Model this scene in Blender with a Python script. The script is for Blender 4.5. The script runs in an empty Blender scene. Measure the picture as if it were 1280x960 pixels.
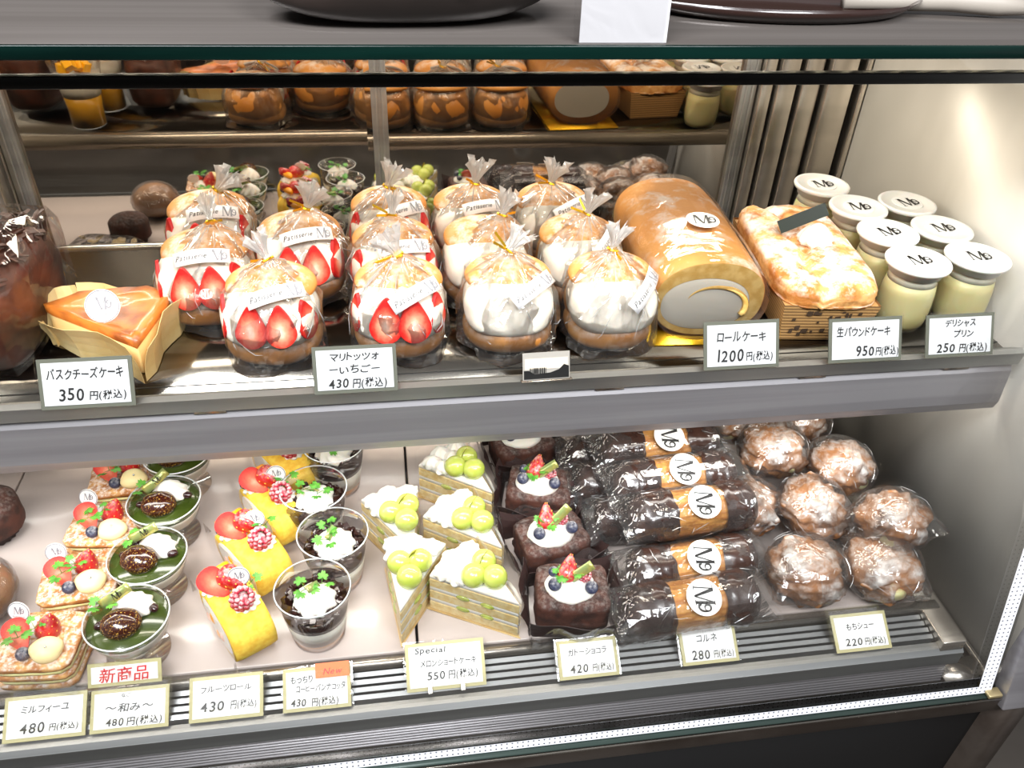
import bpy, math, random
from mathutils import Vector, Matrix, Euler, noise
PI = math.pi
D = math.radians
scn = bpy.context.scene
COL = scn.collection
# ------------------------------------------------------------------ camera
EYE = 1.42
cam_d = bpy.data.cameras.new('camera')
cam = bpy.data.objects.new('camera', cam_d)
COL.objects.link(cam)
cam_d.sensor_width = 36.0
cam_d.lens = 1030.68 / 1280 * 36.0
cam_d.clip_start = 0.02
_p, _y, _r = D(36.612), D(9.998), D(-2.737)


def _rz(v):
    c, s = math.cos(_y), math.sin(_y)
    return Vector((v[0] * c + v[1] * s, -v[0] * s + v[1] * c, v[2]))


_fw = _rz((0, math.cos(_p), -math.sin(_p)))
_dn = _rz((0, -math.sin(_p), -math.cos(_p)))
_rt = _rz((1, 0, 0))
_r2 = _rt * math.cos(_r) + _dn * math.sin(_r)
_d2 = -_rt * math.sin(_r) + _dn * math.cos(_r)
_m = Matrix((_r2, -_d2, -_fw)).transposed().to_4x4()
_m.translation = (0, 0, EYE)
cam.matrix_world = _m
scn.camera = cam
# ------------------------------------------------------------------ view, world, room lights
scn.view_settings.view_transform = 'Standard'
scn.view_settings.look = 'None'
scn.view_settings.gamma = 1
scn.view_settings.exposure = -0.65
scn.cycles.transparent_max_bounces = 40
scn.cycles.max_bounces = 10
scn.cycles.use_denoising = True
scn.cycles.caustics_reflective = False
scn.cycles.caustics_refractive = False
scn.cycles.sample_clamp_indirect = 4
w = bpy.data.worlds.new('world')
scn.world = w
w.use_nodes = True
w.node_tree.nodes['Background'].inputs[0].default_value = (0.78, 0.79, 0.82, 1)
w.node_tree.nodes['Background'].inputs[1].default_value = 0.75


def area(name, loc, direction, sx, sy, power, color=(1, 1, 1)):
    l = bpy.data.lights.new(name, 'AREA')
    l.shape = 'RECTANGLE'
    l.size, l.size_y = sx, sy
    l.energy = power
    l.color = color
    o = bpy.data.objects.new(name, l)
    COL.objects.link(o)
    o.location = loc
    o.rotation_euler = Vector(direction).to_track_quat('-Z', 'Y').to_euler()
    return o


ZS = EYE - 0.497      # upper shelf surface
ZT = EYE - 0.782      # lower deck surface
ZG = EYE - 0.87       # gutter and foot of the front glass
YM = 1.17             # face of the mirrored rear doors
XR, XL = 0.70, -0.86  # end walls
YB = 0.98             # rear edge of the upper shelf
WARM = (1.0, 0.90, 0.76)
COOL = (1.0, 0.96, 0.90)
area('upper_led_light', (-0.08, 0.665, EYE - 0.185), (0, 0.42, -1), 1.5, 0.03, 5.2, WARM)
area('upper_rear_fill_light', (-0.08, 1.12, EYE - 0.185), (0, -0.45, -1), 1.3, 0.03, 9, WARM)  # added fill so the backs of the goods show bright in the doors
area('lower_led_light', (-0.08, 0.70, ZS - 0.045), (0, -0.30, -1), 1.5, 0.035, 4.8, COOL)
area('lower_rear_fill_light', (-0.08, 1.10, ZS - 0.045), (0, -0.2, -1), 1.4, 0.03, 1.6, COOL)  # added fill to brighten the rear end wall under the shelf
area('shop_ceiling_light', (-0.6, -0.5, 2.7), (0.25, 0.45, -1), 1.4, 0.5, 155, (0.95, 0.97, 1))
area('shop_ceiling_light_front', (0.9, -1.0, 2.7), (-0.2, 0.6, -1), 0.8, 0.5, 90, (0.95, 0.97, 1))

# ------------------------------------------------------------------ helpers
rng = random.Random(7)


def nz(p, s=1.0, seed=0.0):
    return noise.noise(Vector((p[0] * s + seed * 7.31, p[1] * s - seed * 3.17, p[2] * s + seed)))


class G:
    def __init__(s):
        s.v, s.f = [], []

    def add(s, vs, fs, M=None):
        n = len(s.v)
        s.v += [tuple(M @ Vector(p)) if M is not None else tuple(p) for p in vs]
        s.f += [tuple(i + n for i in f) for f in fs]
        return s

    def box(s, x0, x1, y0, y1, z0, z1, M=None):
        vs = [(x, y, z) for z in (z0, z1) for y in (y0, y1) for x in (x0, x1)]
        return s.add(vs, [(0, 2, 3, 1), (4, 5, 7, 6), (0, 1, 5, 4), (1, 3, 7, 5), (3, 2, 6, 7), (2, 0, 4, 6)], M)

    def prism(s, poly, z0, z1, M=None):
        n = len(poly)
        vs = [(x, y, z0) for x, y in poly] + [(x, y, z1) for x, y in poly]
        fs = [tuple(range(n - 1, -1, -1)), tuple(range(n, 2 * n))]
        fs += [(i, (i + 1) % n, (i + 1) % n + n, i + n) for i in range(n)]
        return s.add(vs, fs, M)

    def extrude_x(s, poly, x0, x1, M=None):      # poly of (y, z)
        n = len(poly)
        vs = [(x0, y, z) for y, z in poly] + [(x1, y, z) for y, z in poly]
        fs = [tuple(range(n)), tuple(range(2 * n - 1, n - 1, -1))]
        fs += [((i + 1) % n, i, i + n, (i + 1) % n + n) for i in range(n)]
        return s.add(vs, fs, M)

    def lathe(s, prof, n=32, M=None, fn=None, cap0=True, cap1=True):
        vs, fs = [], []
        for j, (r, z) in enumerate(prof):
            for i in range(n):
                a = 2 * PI * i / n
                p = (r * math.cos(a), r * math.sin(a), z)
                vs.append(fn(p, a, j) if fn else p)
        for j in range(len(prof) - 1):
            for i in range(n):
                k = (i + 1) % n
                fs.append((j * n + i, j * n + k, (j + 1) * n + k, (j + 1) * n + i))
        if cap0:
            fs.append(tuple(range(n - 1, -1, -1)))
        if cap1:
            m = (len(prof) - 1) * n
            fs.append(tuple(range(m, m + n)))
        return s.add(vs, fs, M)

    def ball(s, c, r, n=16, m=10, fn=None, M=None, e=1.0):
        if not hasattr(r, '__len__'):
            r = (r, r, r)
        vs, fs = [], []
        for j in range(m + 1):
            t = -PI / 2 + PI * j / m
            for i in range(n):
                a = 2 * PI * i / n
                u = (math.cos(t) * math.cos(a), math.cos(t) * math.sin(a), math.sin(t))
                if e != 1.0:
                    q = (abs(u[0]) ** (2 / e) + abs(u[1]) ** (2 / e) + abs(u[2]) ** (2 / e)) ** (-e / 2)
                    u = tuple(x * q for x in u)
                p = (c[0] + u[0] * r[0], c[1] + u[1] * r[1], c[2] + u[2] * r[2])
                vs.append(fn(p, u) if fn else p)
        for j in range(m):
            for i in range(n):
                k = (i + 1) % n
                fs.append((j * n + i, j * n + k, (j + 1) * n + k, (j + 1) * n + i))
        return s.add(vs, fs, M)

    def tube(s, pts, r, n=6, M=None):
        vs, fs = [], []
        P = [Vector(p) for p in pts]
        for k, p in enumerate(P):
            d = (P[min(k + 1, len(P) - 1)] - P[max(k - 1, 0)]).normalized()
            a = d.orthogonal().normalized() if k == 0 else (a - d * a.dot(d)).normalized()
            b = d.cross(a)
            rr = r[k] if hasattr(r, '__len__') else r
            for i in range(n):
                t = 2 * PI * i / n
                vs.append(p + a * (rr * math.cos(t)) + b * (rr * math.sin(t)))
        for k in range(len(P) - 1):
            for i in range(n):
                j = (i + 1) % n
                fs.append((k * n + i, k * n + j, (k + 1) * n + j, (k + 1) * n + i))
        fs += [tuple(range(n - 1, -1, -1)), tuple(range((len(P) - 1) * n, len(P) * n))]
        return s.add(vs, fs, M)

    def grid(s, fn, nu, nv, M=None):
        vs = [fn(i / nu, j / nv) for j in range(nv + 1) for i in range(nu + 1)]
        fs = [(j * (nu + 1) + i, j * (nu + 1) + i + 1, (j + 1) * (nu + 1) + i + 1, (j + 1) * (nu + 1) + i) for j in range(nv) for i in range(nu)]
        return s.add(vs, fs, M)

    def mesh(s, name, smooth=True):
        me = bpy.data.meshes.new(name)
        me.from_pydata([tuple(p) for p in s.v], [], s.f)
        if smooth:
            me.polygons.foreach_set('use_smooth', [True] * len(me.polygons))
        me.validate()
        me.update()
        return me


def obj(name, g, m, parent=None, smooth=True, loc=None, rot=None, label=None, bev=0, solid=0, scale=None):
    me = g.mesh(name, smooth) if isinstance(g, G) else g
    o = bpy.data.objects.new(name, me)
    COL.objects.link(o)
    if m is not None and not me.materials:
        me.materials.append(m)
    if parent is not None:
        o.parent = parent
    if loc is not None:
        o.location = loc
    if rot is not None:
        o.rotation_euler = rot
    if scale is not None:
        o.scale = scale
    if label:
        o['label'] = label
    if solid:
        b = o.modifiers.new('s', 'SOLIDIFY')
        b.thickness = solid
        b.offset = 0
    if bev:
        b = o.modifiers.new('b', 'BEVEL')
        b.width = bev
        b.segments = 2
        b.limit_method = 'ANGLE'
    return o


def thing(name, label, cat, loc=(0, 0, 0), rz=0.0, group=None, rot=None, scale=None):
    o = bpy.data.objects.new(name, None)
    o.empty_display_size = 0.02
    COL.objects.link(o)
    o.location = loc
    o.rotation_euler = rot if rot is not None else (0, 0, rz)
    if scale:
        o.scale = (scale,) * 3 if not hasattr(scale, '__len__') else scale
    o['label'] = label
    o['category'] = cat
    if group:
        o['group'] = group
    return o


def tag(o, label, cat, group=None):
    o['label'] = label
    o['category'] = cat
    if group:
        o['group'] = group
    return o


def structure(o):
    o['kind'] = 'structure'
    return o


def frame_at(p, n, up=(0, 0, 1)):
    """matrix whose -Y faces along n (outward), Z along up"""
    n = Vector(n).normalized()
    u = Vector(up)
    u = (u - n * u.dot(n)).normalized()
    x = u.cross(n)
    x = -x if False else x
    M = Matrix((x, -n, u)).transposed()
    if M.determinant() < 0:
        M = Matrix((-x, -n, u)).transposed()
    M = M.to_4x4()
    M.translation = p
    return M


# ------------------------------------------------------------------ materials
def srgb(h):
    c = [int(h[i:i + 2], 16) / 255 for i in (0, 2, 4)]
    return tuple((x / 12.92 if x <= 0.04045 else ((x + 0.055) / 1.055) ** 2.4) for x in c) + (1,)


MATS = {}


def mat(name, col, rough=0.5, metal=0.0, col2=None, nscale=40, lo=0.4, hi=0.6, bump=0, bscale=60, bdist=0.001,
        sugar=0, sugar_scale=90, sss=0.0, trans=0.0, coat=0.0, stretch=None, emit=0, spec=0.5, detail=5, sugar_lo=0.45):
    if name in MATS:
        return MATS[name]
    m = bpy.data.materials.new(name)
    MATS[name] = m
    m.use_nodes = True
    N, L = m.node_tree.nodes, m.node_tree.links
    b = N['Principled BSDF']
    c = srgb(col)
    b.inputs['Base Color'].default_value = c
    b.inputs['Roughness'].default_value = rough
    b.inputs['Metallic'].default_value = metal
    b.inputs['Specular IOR Level'].default_value = spec
    if sss:
        b.inputs['Subsurface Weight'].default_value = sss
        b.inputs['Subsurface Radius'].default_value = (1, 0.6, 0.4)
        b.inputs['Subsurface Scale'].default_value = 0.006
    if trans:
        b.inputs['Transmission Weight'].default_value = trans
    if coat:
        b.inputs['Coat Weight'].default_value = coat
        b.inputs['Coat Roughness'].default_value = 0.06
    if emit:
        b.inputs['Emission Color'].default_value = c
        b.inputs['Emission Strength'].default_value = emit
    tc = N.new('ShaderNodeTexCoord')
    vec = tc.outputs['Object']
    if stretch:
        mp = N.new('ShaderNodeMapping')
        mp.inputs['Scale'].default_value = stretch
        L.new(vec, mp.inputs['Vector'])
        vec = mp.outputs['Vector']
    out = None
    if col2:
        n = N.new('ShaderNodeTexNoise')
        n.inputs['Scale'].default_value = nscale
        n.inputs['Detail'].default_value = detail
        L.new(vec, n.inputs['Vector'])
        mr = N.new('ShaderNodeMapRange')
        mr.inputs['From Min'].default_value = lo
        mr.inputs['From Max'].default_value = hi
        L.new(n.outputs['Fac'], mr.inputs['Value'])
        mx = N.new('ShaderNodeMix')
        mx.data_type = 'RGBA'
        L.new(mr.outputs['Result'], mx.inputs['Factor'])
        mx.inputs[6].default_value = c
        mx.inputs[7].default_value = srgb(col2)
        out = mx.outputs[2]
    if sugar:
        ge = N.new('ShaderNodeNewGeometry')
        sx = N.new('ShaderNodeSeparateXYZ')
        L.new(ge.outputs['Normal'], sx.inputs[0])
        up = N.new('ShaderNodeMapRange')
        up.inputs['From Min'].default_value = 0.1
        up.inputs['From Max'].default_value = 0.8
        L.new(sx.outputs['Z'], up.inputs['Value'])
        n = N.new('ShaderNodeTexNoise')
        n.inputs['Scale'].default_value = sugar_scale
        n.inputs['Detail'].default_value = 8
        n.inputs['Roughness'].default_value = 0.7
        L.new(tc.outputs['Object'], n.inputs['Vector'])
        mr = N.new('ShaderNodeMapRange')
        mr.inputs['From Min'].default_value = sugar_lo
        mr.inputs['From Max'].default_value = sugar_lo + 0.16
        L.new(n.outputs['Fac'], mr.inputs['Value'])
        mu = N.new('ShaderNodeMath')
        mu.operation = 'MULTIPLY'
        L.new(up.outputs[0], mu.inputs[0])
        L.new(mr.outputs[0], mu.inputs[1])
        m2 = N.new('ShaderNodeMath')
        m2.operation = 'MULTIPLY'
        m2.inputs[1].default_value = sugar
        L.new(mu.outputs[0], m2.inputs[0])
        mx = N.new('ShaderNodeMix')
        mx.data_type = 'RGBA'
        L.new(m2.outputs[0], mx.inputs['Factor'])
        if out:
            L.new(out, mx.inputs[6])
        else:
            mx.inputs[6].default_value = c
        mx.inputs[7].default_value = (0.9, 0.87, 0.82, 1)
        out = mx.outputs[2]
    if out:
        L.new(out, b.inputs['Base Color'])
    if bump:
        n = N.new('ShaderNodeTexNoise')
        n.inputs['Scale'].default_value = bscale
        n.inputs['Detail'].default_value = 6
        L.new(vec, n.inputs['Vector'])
        bp = N.new('ShaderNodeBump')
        bp.inputs['Strength'].default_value = bump
        bp.inputs['Distance'].default_value = bdist
        L.new(n.outputs['Fac'], bp.inputs['Height'])
        L.new(bp.outputs[0], b.inputs['Normal'])
    return m


def clear_mat(name, base=0.04, gain=0.7, rough=0.05, tint=(1, 1, 1), bump=0.0, bscale=60, haze=0.0, stretch=(1, 1, 1), wfac=0.5):
    """thin clear plastic or glass: see-through, with a gloss that grows at grazing angles"""
    if name in MATS:
        return MATS[name]
    m = bpy.data.materials.new(name)
    MATS[name] = m
    m.use_nodes = True
    N, L = m.node_tree.nodes, m.node_tree.links
    N.remove(N['Principled BSDF'])
    outn = N['Material Output']
    t = N.new('ShaderNodeBsdfTransparent')
    t.inputs[0].default_value = (*tint, 1)
    g = N.new('ShaderNodeBsdfGlossy')
    g.inputs['Roughness'].default_value = rough
    g.inputs['Color'].default_value = (1, 1, 1, 1)
    lw = N.new('ShaderNodeLayerWeight')
    lw.inputs['Blend'].default_value = wfac
    ma = N.new('ShaderNodeMath')
    ma.operation = 'MULTIPLY_ADD'
    ma.inputs[1].default_value = gain
    ma.inputs[2].default_value = base
    ma.use_clamp = True
    L.new(lw.outputs['Fresnel'], ma.inputs[0])
    if bump:
        tc = N.new('ShaderNodeTexCoord')
        mp = N.new('ShaderNodeMapping')
        mp.inputs['Scale'].default_value = stretch
        L.new(tc.outputs['Object'], mp.inputs[0])
        n = N.new('ShaderNodeTexNoise')
        n.inputs['Scale'].default_value = bscale
        n.inputs['Detail'].default_value = 2
        n.inputs['Distortion'].default_value = 1.5
        L.new(mp.outputs[0], n.inputs['Vector'])
        bp = N.new('ShaderNodeBump')
        bp.inputs['Strength'].default_value = bump
        bp.inputs['Distance'].default_value = 0.004
        L.new(n.outputs['Fac'], bp.inputs['Height'])
        L.new(bp.outputs[0], g.inputs['Normal'])
        L.new(bp.outputs[0], lw.inputs['Normal'])
    mx = N.new('ShaderNodeMixShader')
    L.new(ma.outputs[0], mx.inputs[0])
    L.new(t.outputs[0], mx.inputs[1])
    L.new(g.outputs[0], mx.inputs[2])
    end = mx
    if haze:
        d = N.new('ShaderNodeBsdfDiffuse')
        d.inputs[0].default_value = (0.9, 0.9, 0.9, 1)
        m2 = N.new('ShaderNodeMixShader')
        m2.inputs[0].default_value = haze
        L.new(mx.outputs[0], m2.inputs[1])
        L.new(d.outputs[0], m2.inputs[2])
        end = m2
    L.new(end.outputs[0], outn.inputs['Surface'])
    return m


STEEL = mat('brushed_steel', 'bdb6ac', 0.25, 0.9, col2='aaa39a', nscale=6, stretch=(0.3, 4, 4))
SHELF = mat('shelf_steel', '8d8880', 0.13, 1.0, col2='7b766f', nscale=5, stretch=(0.4, 6, 6), bump=0.02, bscale=25)
ALU = mat('satin_aluminium', 'a9aaa9', 0.35, 0.9, col2='969796', nscale=5, stretch=(0.2, 6, 6))
ALU_D = mat('dull_aluminium', 'a5a2a5', 0.42, 0.6, col2='979497', nscale=8, stretch=(0.2, 9, 9))
WALLM = mat('scratched_steel_wall', 'dad6cd', 0.38, 0.2, col2='c9c5bb', nscale=3, bump=0.05, bscale=8, stretch=(1, 2, 0.6))
DARK = mat('black_panel', '0b0a0a', 0.5)
RAILB = mat('brown_steel_rail', '5f564f', 0.35, 0.8, col2='493f38', nscale=10)
GASK = mat('black_gasket', '060606', 0.35)
GREEN = mat('green_glass_edge', '041310', 0.2, col2='08221d', nscale=8, stretch=(0.3, 3, 3), spec=0.3)
MIRROR = mat('tinted_mirror_glass', 'bdb3a6', 0.025, 1.0)
BOARD = mat('deck_board', 'bdb0a9', 0.25, col2='b5a8a1', nscale=4, coat=0.3)
TOPM = mat('case_top', '5a5450', 0.2, 0.4, col2='625c58', nscale=20, stretch=(0.05, 3, 1))
GLASS = clear_mat('front_glass', base=0.0, gain=0.30, rough=0.0, tint=(0.995, 0.998, 0.996), wfac=0.3)
CREASE = clear_mat('cellophane_fold', base=0.3, gain=0.6, rough=0.15, haze=0.35)
CELLO = clear_mat('cellophane', base=0.03, gain=0.7, rough=0.10, bump=0.9, bscale=38, wfac=0.42, haze=0.02, stretch=(1, 1, 0.45))
CELLO2 = clear_mat('cellophane_loose', base=0.03, gain=0.7, rough=0.09, bump=0.8, bscale=30, wfac=0.4, haze=0.02)
FILM = clear_mat('clear_film', base=0.015, gain=0.45, rough=0.04, bump=0.15, bscale=25, wfac=0.3)
CUPM = clear_mat('clear_cup', base=0.015, gain=0.55, rough=0.03, wfac=0.42, haze=0.01)
TUFT = clear_mat('gathered_cellophane', base=0.16, gain=0.7, rough=0.12, bump=1.0, bscale=90, wfac=0.5, haze=0.28)
BREAD = mat('bread_crust', 'dc9c50', 0.45, col2='c47f38', nscale=14, bump=0.12, bscale=30, sugar=0.6, sugar_scale=40, sss=0.05, sugar_lo=0.47)
CREAM = mat('whipped_cream', 'e2d9ca', 0.45, sss=0.25, bump=0.15, bscale=25, bdist=0.003)
CREAMW = mat('white_cream', 'eee9df', 0.4, sss=0.25)
INK = mat('black_ink', '0c0b0b', 0.5)
INKR = mat('red_ink', 'd3131a', 0.5)
PAPER = mat('white_card', 'f1f1ee', 0.6)
PAPERU = mat('pale_grey_card', 'bcbec0', 0.6)
GREYB = mat('grey_card_border', '55574c', 0.5)
GOLDB = mat('khaki_card_border', 'b5ad7c', 0.5)
TAPE = mat('label_tape', 'e9e6e6', 0.4)
TAPEG = mat('tape_grey_print', '8a8a90', 0.5)
GOLD = mat('gold_foil', 'edb92a', 0.25, 0.8)
ORANGE = mat('orange_sticker', 'ee6a1e', 0.45)
KRAFT = mat('kraft_wrap', '8f6a3e', 0.7, col2='8c6a42', nscale=18, stretch=(0.6, 0.6, 8), bump=0.1, bscale=20)
CHOC = mat('dark_chocolate', '2e1c17', 0.26, col2='3d271f', nscale=60, bump=0.25, bscale=70, coat=0.25)
CHOCC = mat('chocolate_sponge', '4a261a', 0.75, col2='2f170f', nscale=70, bump=0.7, bscale=120, sugar=0.10, sugar_scale=220)
PUFF = mat('puff_pastry', 'd9a460', 0.65, col2='a9692f', nscale=90, bump=0.6, bscale=150, sugar=0.75, sugar_scale=160)
CHOUX = mat('choux_crust', 'b0733c', 0.6, col2='70431f', nscale=26, bump=0.7, bscale=60, bdist=0.004, sugar=0.85, sugar_scale=32, sugar_lo=0.43)
SPONGE = mat('yellow_sponge', 'f3cf4e', 0.7, col2='e8b637', nscale=120, bump=0.5, bscale=220, bdist=0.0007, sss=0.1)
SPONGEP = mat('pale_sponge', 'ffe9ae', 0.75, col2='f3d38c', nscale=150, bump=0.5, bscale=250)
ROLLS = mat('roll_sponge_skin', 'eba552', 0.6, col2='df9340', nscale=10, bump=0.25, bscale=60, sugar=0.75, sugar_scale=22, sugar_lo=0.5)
ROLLI = mat('roll_sponge_inside', 'ebc374', 0.75, col2='d8a852', nscale=80, bump=0.4, bscale=120)
CUSTARD = mat('custard', 'fff0b4', 0.35, sss=0.5, col2='ffe9a0', nscale=10)
RED = mat('strawberry_skin', 'c81d1f', 0.28, col2='a80f16', nscale=30, bump=0.5, bscale=220, bdist=0.001, coat=0.4, sugar=0.25, sugar_scale=160)
SEED = mat('strawberry_seed', 'e8b24a', 0.5)
BLUE = mat('blueberry_skin', '23263c', 0.45, col2='3d435f', nscale=40, sugar=0.35, sugar_scale=140)
RASP = mat('raspberry_skin', 'b51e3e', 0.4, sss=0.2, sugar=0.7, sugar_scale=120, sugar_lo=0.4)
LEAF = mat('chervil_leaf', '3d7f22', 0.45, col2='62a53a', nscale=90)
WHITECH = mat('ivory_chocolate', 'f3e0a6', 0.4, sss=0.15)
SILVER = mat('silver_bead', 'c8c8cc', 0.15, 1.0)
MANGO = mat('orange_fruit', 'f7a414', 0.3, coat=0.3)
MELON = mat('green_grape', 'c3cc68', 0.22, col2='adbb4c', nscale=20, sss=0.35, coat=0.6)
MATCHA = mat('green_tea_jelly', '3c4a16', 0.18, col2='2f3c10', nscale=20, coat=0.6)
MILK = mat('milk_pudding', 'f1ebdc', 0.35, sss=0.2)
JELLY = mat('coffee_jelly', '2c1510', 0.15, coat=0.4)
FIG = mat('glazed_chestnut', '31110c', 0.16, col2='42180f', nscale=30, coat=0.6)
BEAN = mat('sweet_bean', '2a0d10', 0.18, coat=0.5)
FROST = mat('frosted_lid', 'eeeeea', 0.35, sss=0.2)
BROWNP = mat('brown_paper_cup', '2a1512', 0.6)
PARCH = mat('parchment', 'e6c98e', 0.55, col2='d8b474', nscale=20, sss=0.2)
BURNT = mat('burnt_cheesecake', 'c9742c', 0.35, col2='5d2412', nscale=24, lo=0.42, hi=0.66, coat=0.2)
CHEESE = mat('cheesecake_body', 'ecd090', 0.5)
SHEET = mat('green_gold_sheet', '8c9c62', 0.2, 0.35, col2='b8ad5c', nscale=60)
BLACKCH = mat('black_green_plaque', '161f12', 0.3)
MANGOD = mat('mango_puree', 'f2b011', 0.3, sss=0.2)
BASECH = mat('brown_base', 'c58a54', 0.5)


def slice_mat(name, sx, sz, c0, c1, c2, c3):
    m = mat(name, 'd0322a', 0.5, spec=0.3)
    N, L = m.node_tree.nodes, m.node_tree.links
    tc = N.new('ShaderNodeTexCoord')
    mp = N.new('ShaderNodeMapping')
    mp.inputs['Scale'].default_value = (1 / sx, 0, 1 / sz)
    L.new(tc.outputs['Object'], mp.inputs[0])
    ln = N.new('ShaderNodeVectorMath')
    ln.operation = 'LENGTH'
    L.new(mp.outputs[0], ln.inputs[0])
    n = N.new('ShaderNodeTexNoise')
    n.inputs['Scale'].default_value = 160
    L.new(tc.outputs['Object'], n.inputs['Vector'])
    ad = N.new('ShaderNodeMath')
    ad.operation = 'MULTIPLY_ADD'
    ad.inputs[1].default_value = 0.35
    L.new(n.outputs['Fac'], ad.inputs[0])
    L.new(ln.outputs['Value'], ad.inputs[2])
    r = N.new('ShaderNodeValToRGB')
    r.color_ramp.elements[0].position = 0.2
    r.color_ramp.elements[0].color = srgb(c0)
    r.color_ramp.elements[1].position = 1.05 if False else 1.0
    r.color_ramp.elements[1].color = srgb(c3)
    e = r.color_ramp.elements.new(0.45)
    e.color = srgb(c1)
    e = r.color_ramp.elements.new(0.8)
    e.color = srgb(c2)
    L.new(ad.outputs[0], r.inputs[0])
    L.new(r.outputs[0], N['Principled BSDF'].inputs['Base Color'])
    return m


CUT = slice_mat('strawberry_slice_face', 0.0185, 0.026, 'fbd9c4', 'f09a7a', 'de4434', 'bd1c1a')
CUT2 = slice_mat('strawberry_cut_face', 0.019, 0.028, 'f3a184', 'e66a4c', 'cf2e22', 'b81a18')


def dusted(name, base, gold, scale, lo, metal=0.8):
    m = mat(name, base, 0.16, coat=0.5)
    N, L = m.node_tree.nodes, m.node_tree.links
    tc = N.new('ShaderNodeTexCoord')
    n = N.new('ShaderNodeTexNoise')
    n.inputs['Scale'].default_value = scale
    n.inputs['Detail'].default_value = 4
    n.inputs['Roughness'].default_value = 0.8
    L.new(tc.outputs['Object'], n.inputs['Vector'])
    mr = N.new('ShaderNodeMapRange')
    mr.inputs['From Min'].default_value = lo
    mr.inputs['From Max'].default_value = lo + 0.03
    L.new(n.outputs['Fac'], mr.inputs['Value'])
    mx = N.new('ShaderNodeMix')
    mx.data_type = 'RGBA'
    L.new(mr.outputs[0], mx.inputs['Factor'])
    mx.inputs[6].default_value = srgb(base)
    mx.inputs[7].default_value = srgb(gold)
    L.new(mx.outputs[2], N['Principled BSDF'].inputs['Base Color'])
    return m


FIGD = dusted('gold_dusted_chestnut', '3a150d', 'e6c257', 520, 0.595)


def dots_mat():
    m = mat('dotted_white_strip', 'e9eaf0', 0.35)
    N, L = m.node_tree.nodes, m.node_tree.links
    tc = N.new('ShaderNodeTexCoord')
    vm = N.new('ShaderNodeVectorMath')
    vm.operation = 'MULTIPLY'
    vm.inputs[1].default_value = (1 / 0.006, 1 / 0.006, 1 / 0.006)
    L.new(tc.outputs['UV'], vm.inputs[0])
    fr = N.new('ShaderNodeVectorMath')
    fr.operation = 'FRACTION'
    L.new(vm.outputs[0], fr.inputs[0])
    sb = N.new('ShaderNodeVectorMath')
    sb.operation = 'DISTANCE'
    sb.inputs[1].default_value = (0.5, 0.5, 0)
    L.new(fr.outputs[0], sb.inputs[0])
    lt = N.new('ShaderNodeMath')
    lt.operation = 'LESS_THAN'
    lt.inputs[1].default_value = 0.17
    L.new(sb.outputs['Value'], lt.inputs[0])
    mx = N.new('ShaderNodeMix')
    mx.data_type = 'RGBA'
    L.new(lt.outputs[0], mx.inputs['Factor'])
    mx.inputs[6].default_value = srgb('e9eaf0')
    mx.inputs[7].default_value = srgb('3a3a44')
    L.new(mx.outputs[2], N['Principled BSDF'].inputs['Base Color'])
    return m


DOTS = dots_mat()

# ------------------------------------------------------------------ the writing and the mark
_tc = {}


def char_geo(ch, off):
    k = (ch, off)
    if k not in _tc:
        cu = bpy.data.curves.new('t', 'FONT')
        cu.body = ch
        cu.size = 1.0
        cu.offset = off
        cu.resolution_u = 3
        o = bpy.data.objects.new('t', cu)
        COL.objects.link(o)
        bpy.context.view_layer.update()
        me = o.to_mesh()
        vs = [tuple(v.co) for v in me.vertices]
        fs = [tuple(p.vertices) for p in me.polygons]
        o.to_mesh_clear()
        wide = (max(v[0] for v in vs) - min(v[0] for v in vs)) if vs else 0.25
        bpy.data.objects.remove(o)
        bpy.data.curves.remove(cu)
        _tc[k] = (vs, fs, wide, min((v[0] for v in vs), default=0))
    return _tc[k]


def write(g, text, x, z, size, width=None, off=0.016, jit=0.05, y=-0.0006, sx=1.0, slant=0.1):
    """handwritten-looking line into g in the XZ plane, centred on x"""
    r = random.Random(hash(len(text)) + int(size * 1e5) + ord(text[0]))
    adv, tot = [], 0
    for ch in text:
        vs, fs, wd, mn = char_geo(ch, off)
        adv.append(tot)
        tot += (wd + 0.13) if vs else 0.3
    k = size * sx if width is None else min(size * 1.25, width / tot)
    px = x - tot * k / 2
    for ch, a in zip(text, adv):
        vs, fs, wd, mn = char_geo(ch, off)
        s1 = size * (1 + r.uniform(-jit, jit) * 1.5)
        rot = r.uniform(-jit, jit)
        dz = r.uniform(-jit, jit) * size * 0.8
        pts = []
        for v in vs:
            u, t = (v[0] - mn), v[2] if False else v[1]
            u2, t2 = u + t * slant, t
            u3, t3 = u2 - rot * t2, t2 + rot * (u2 - wd / 2)
            pts.append((px + (a + u3) * k, y, z + t3 * s1 + dz))
        g.add(pts, fs)


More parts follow.
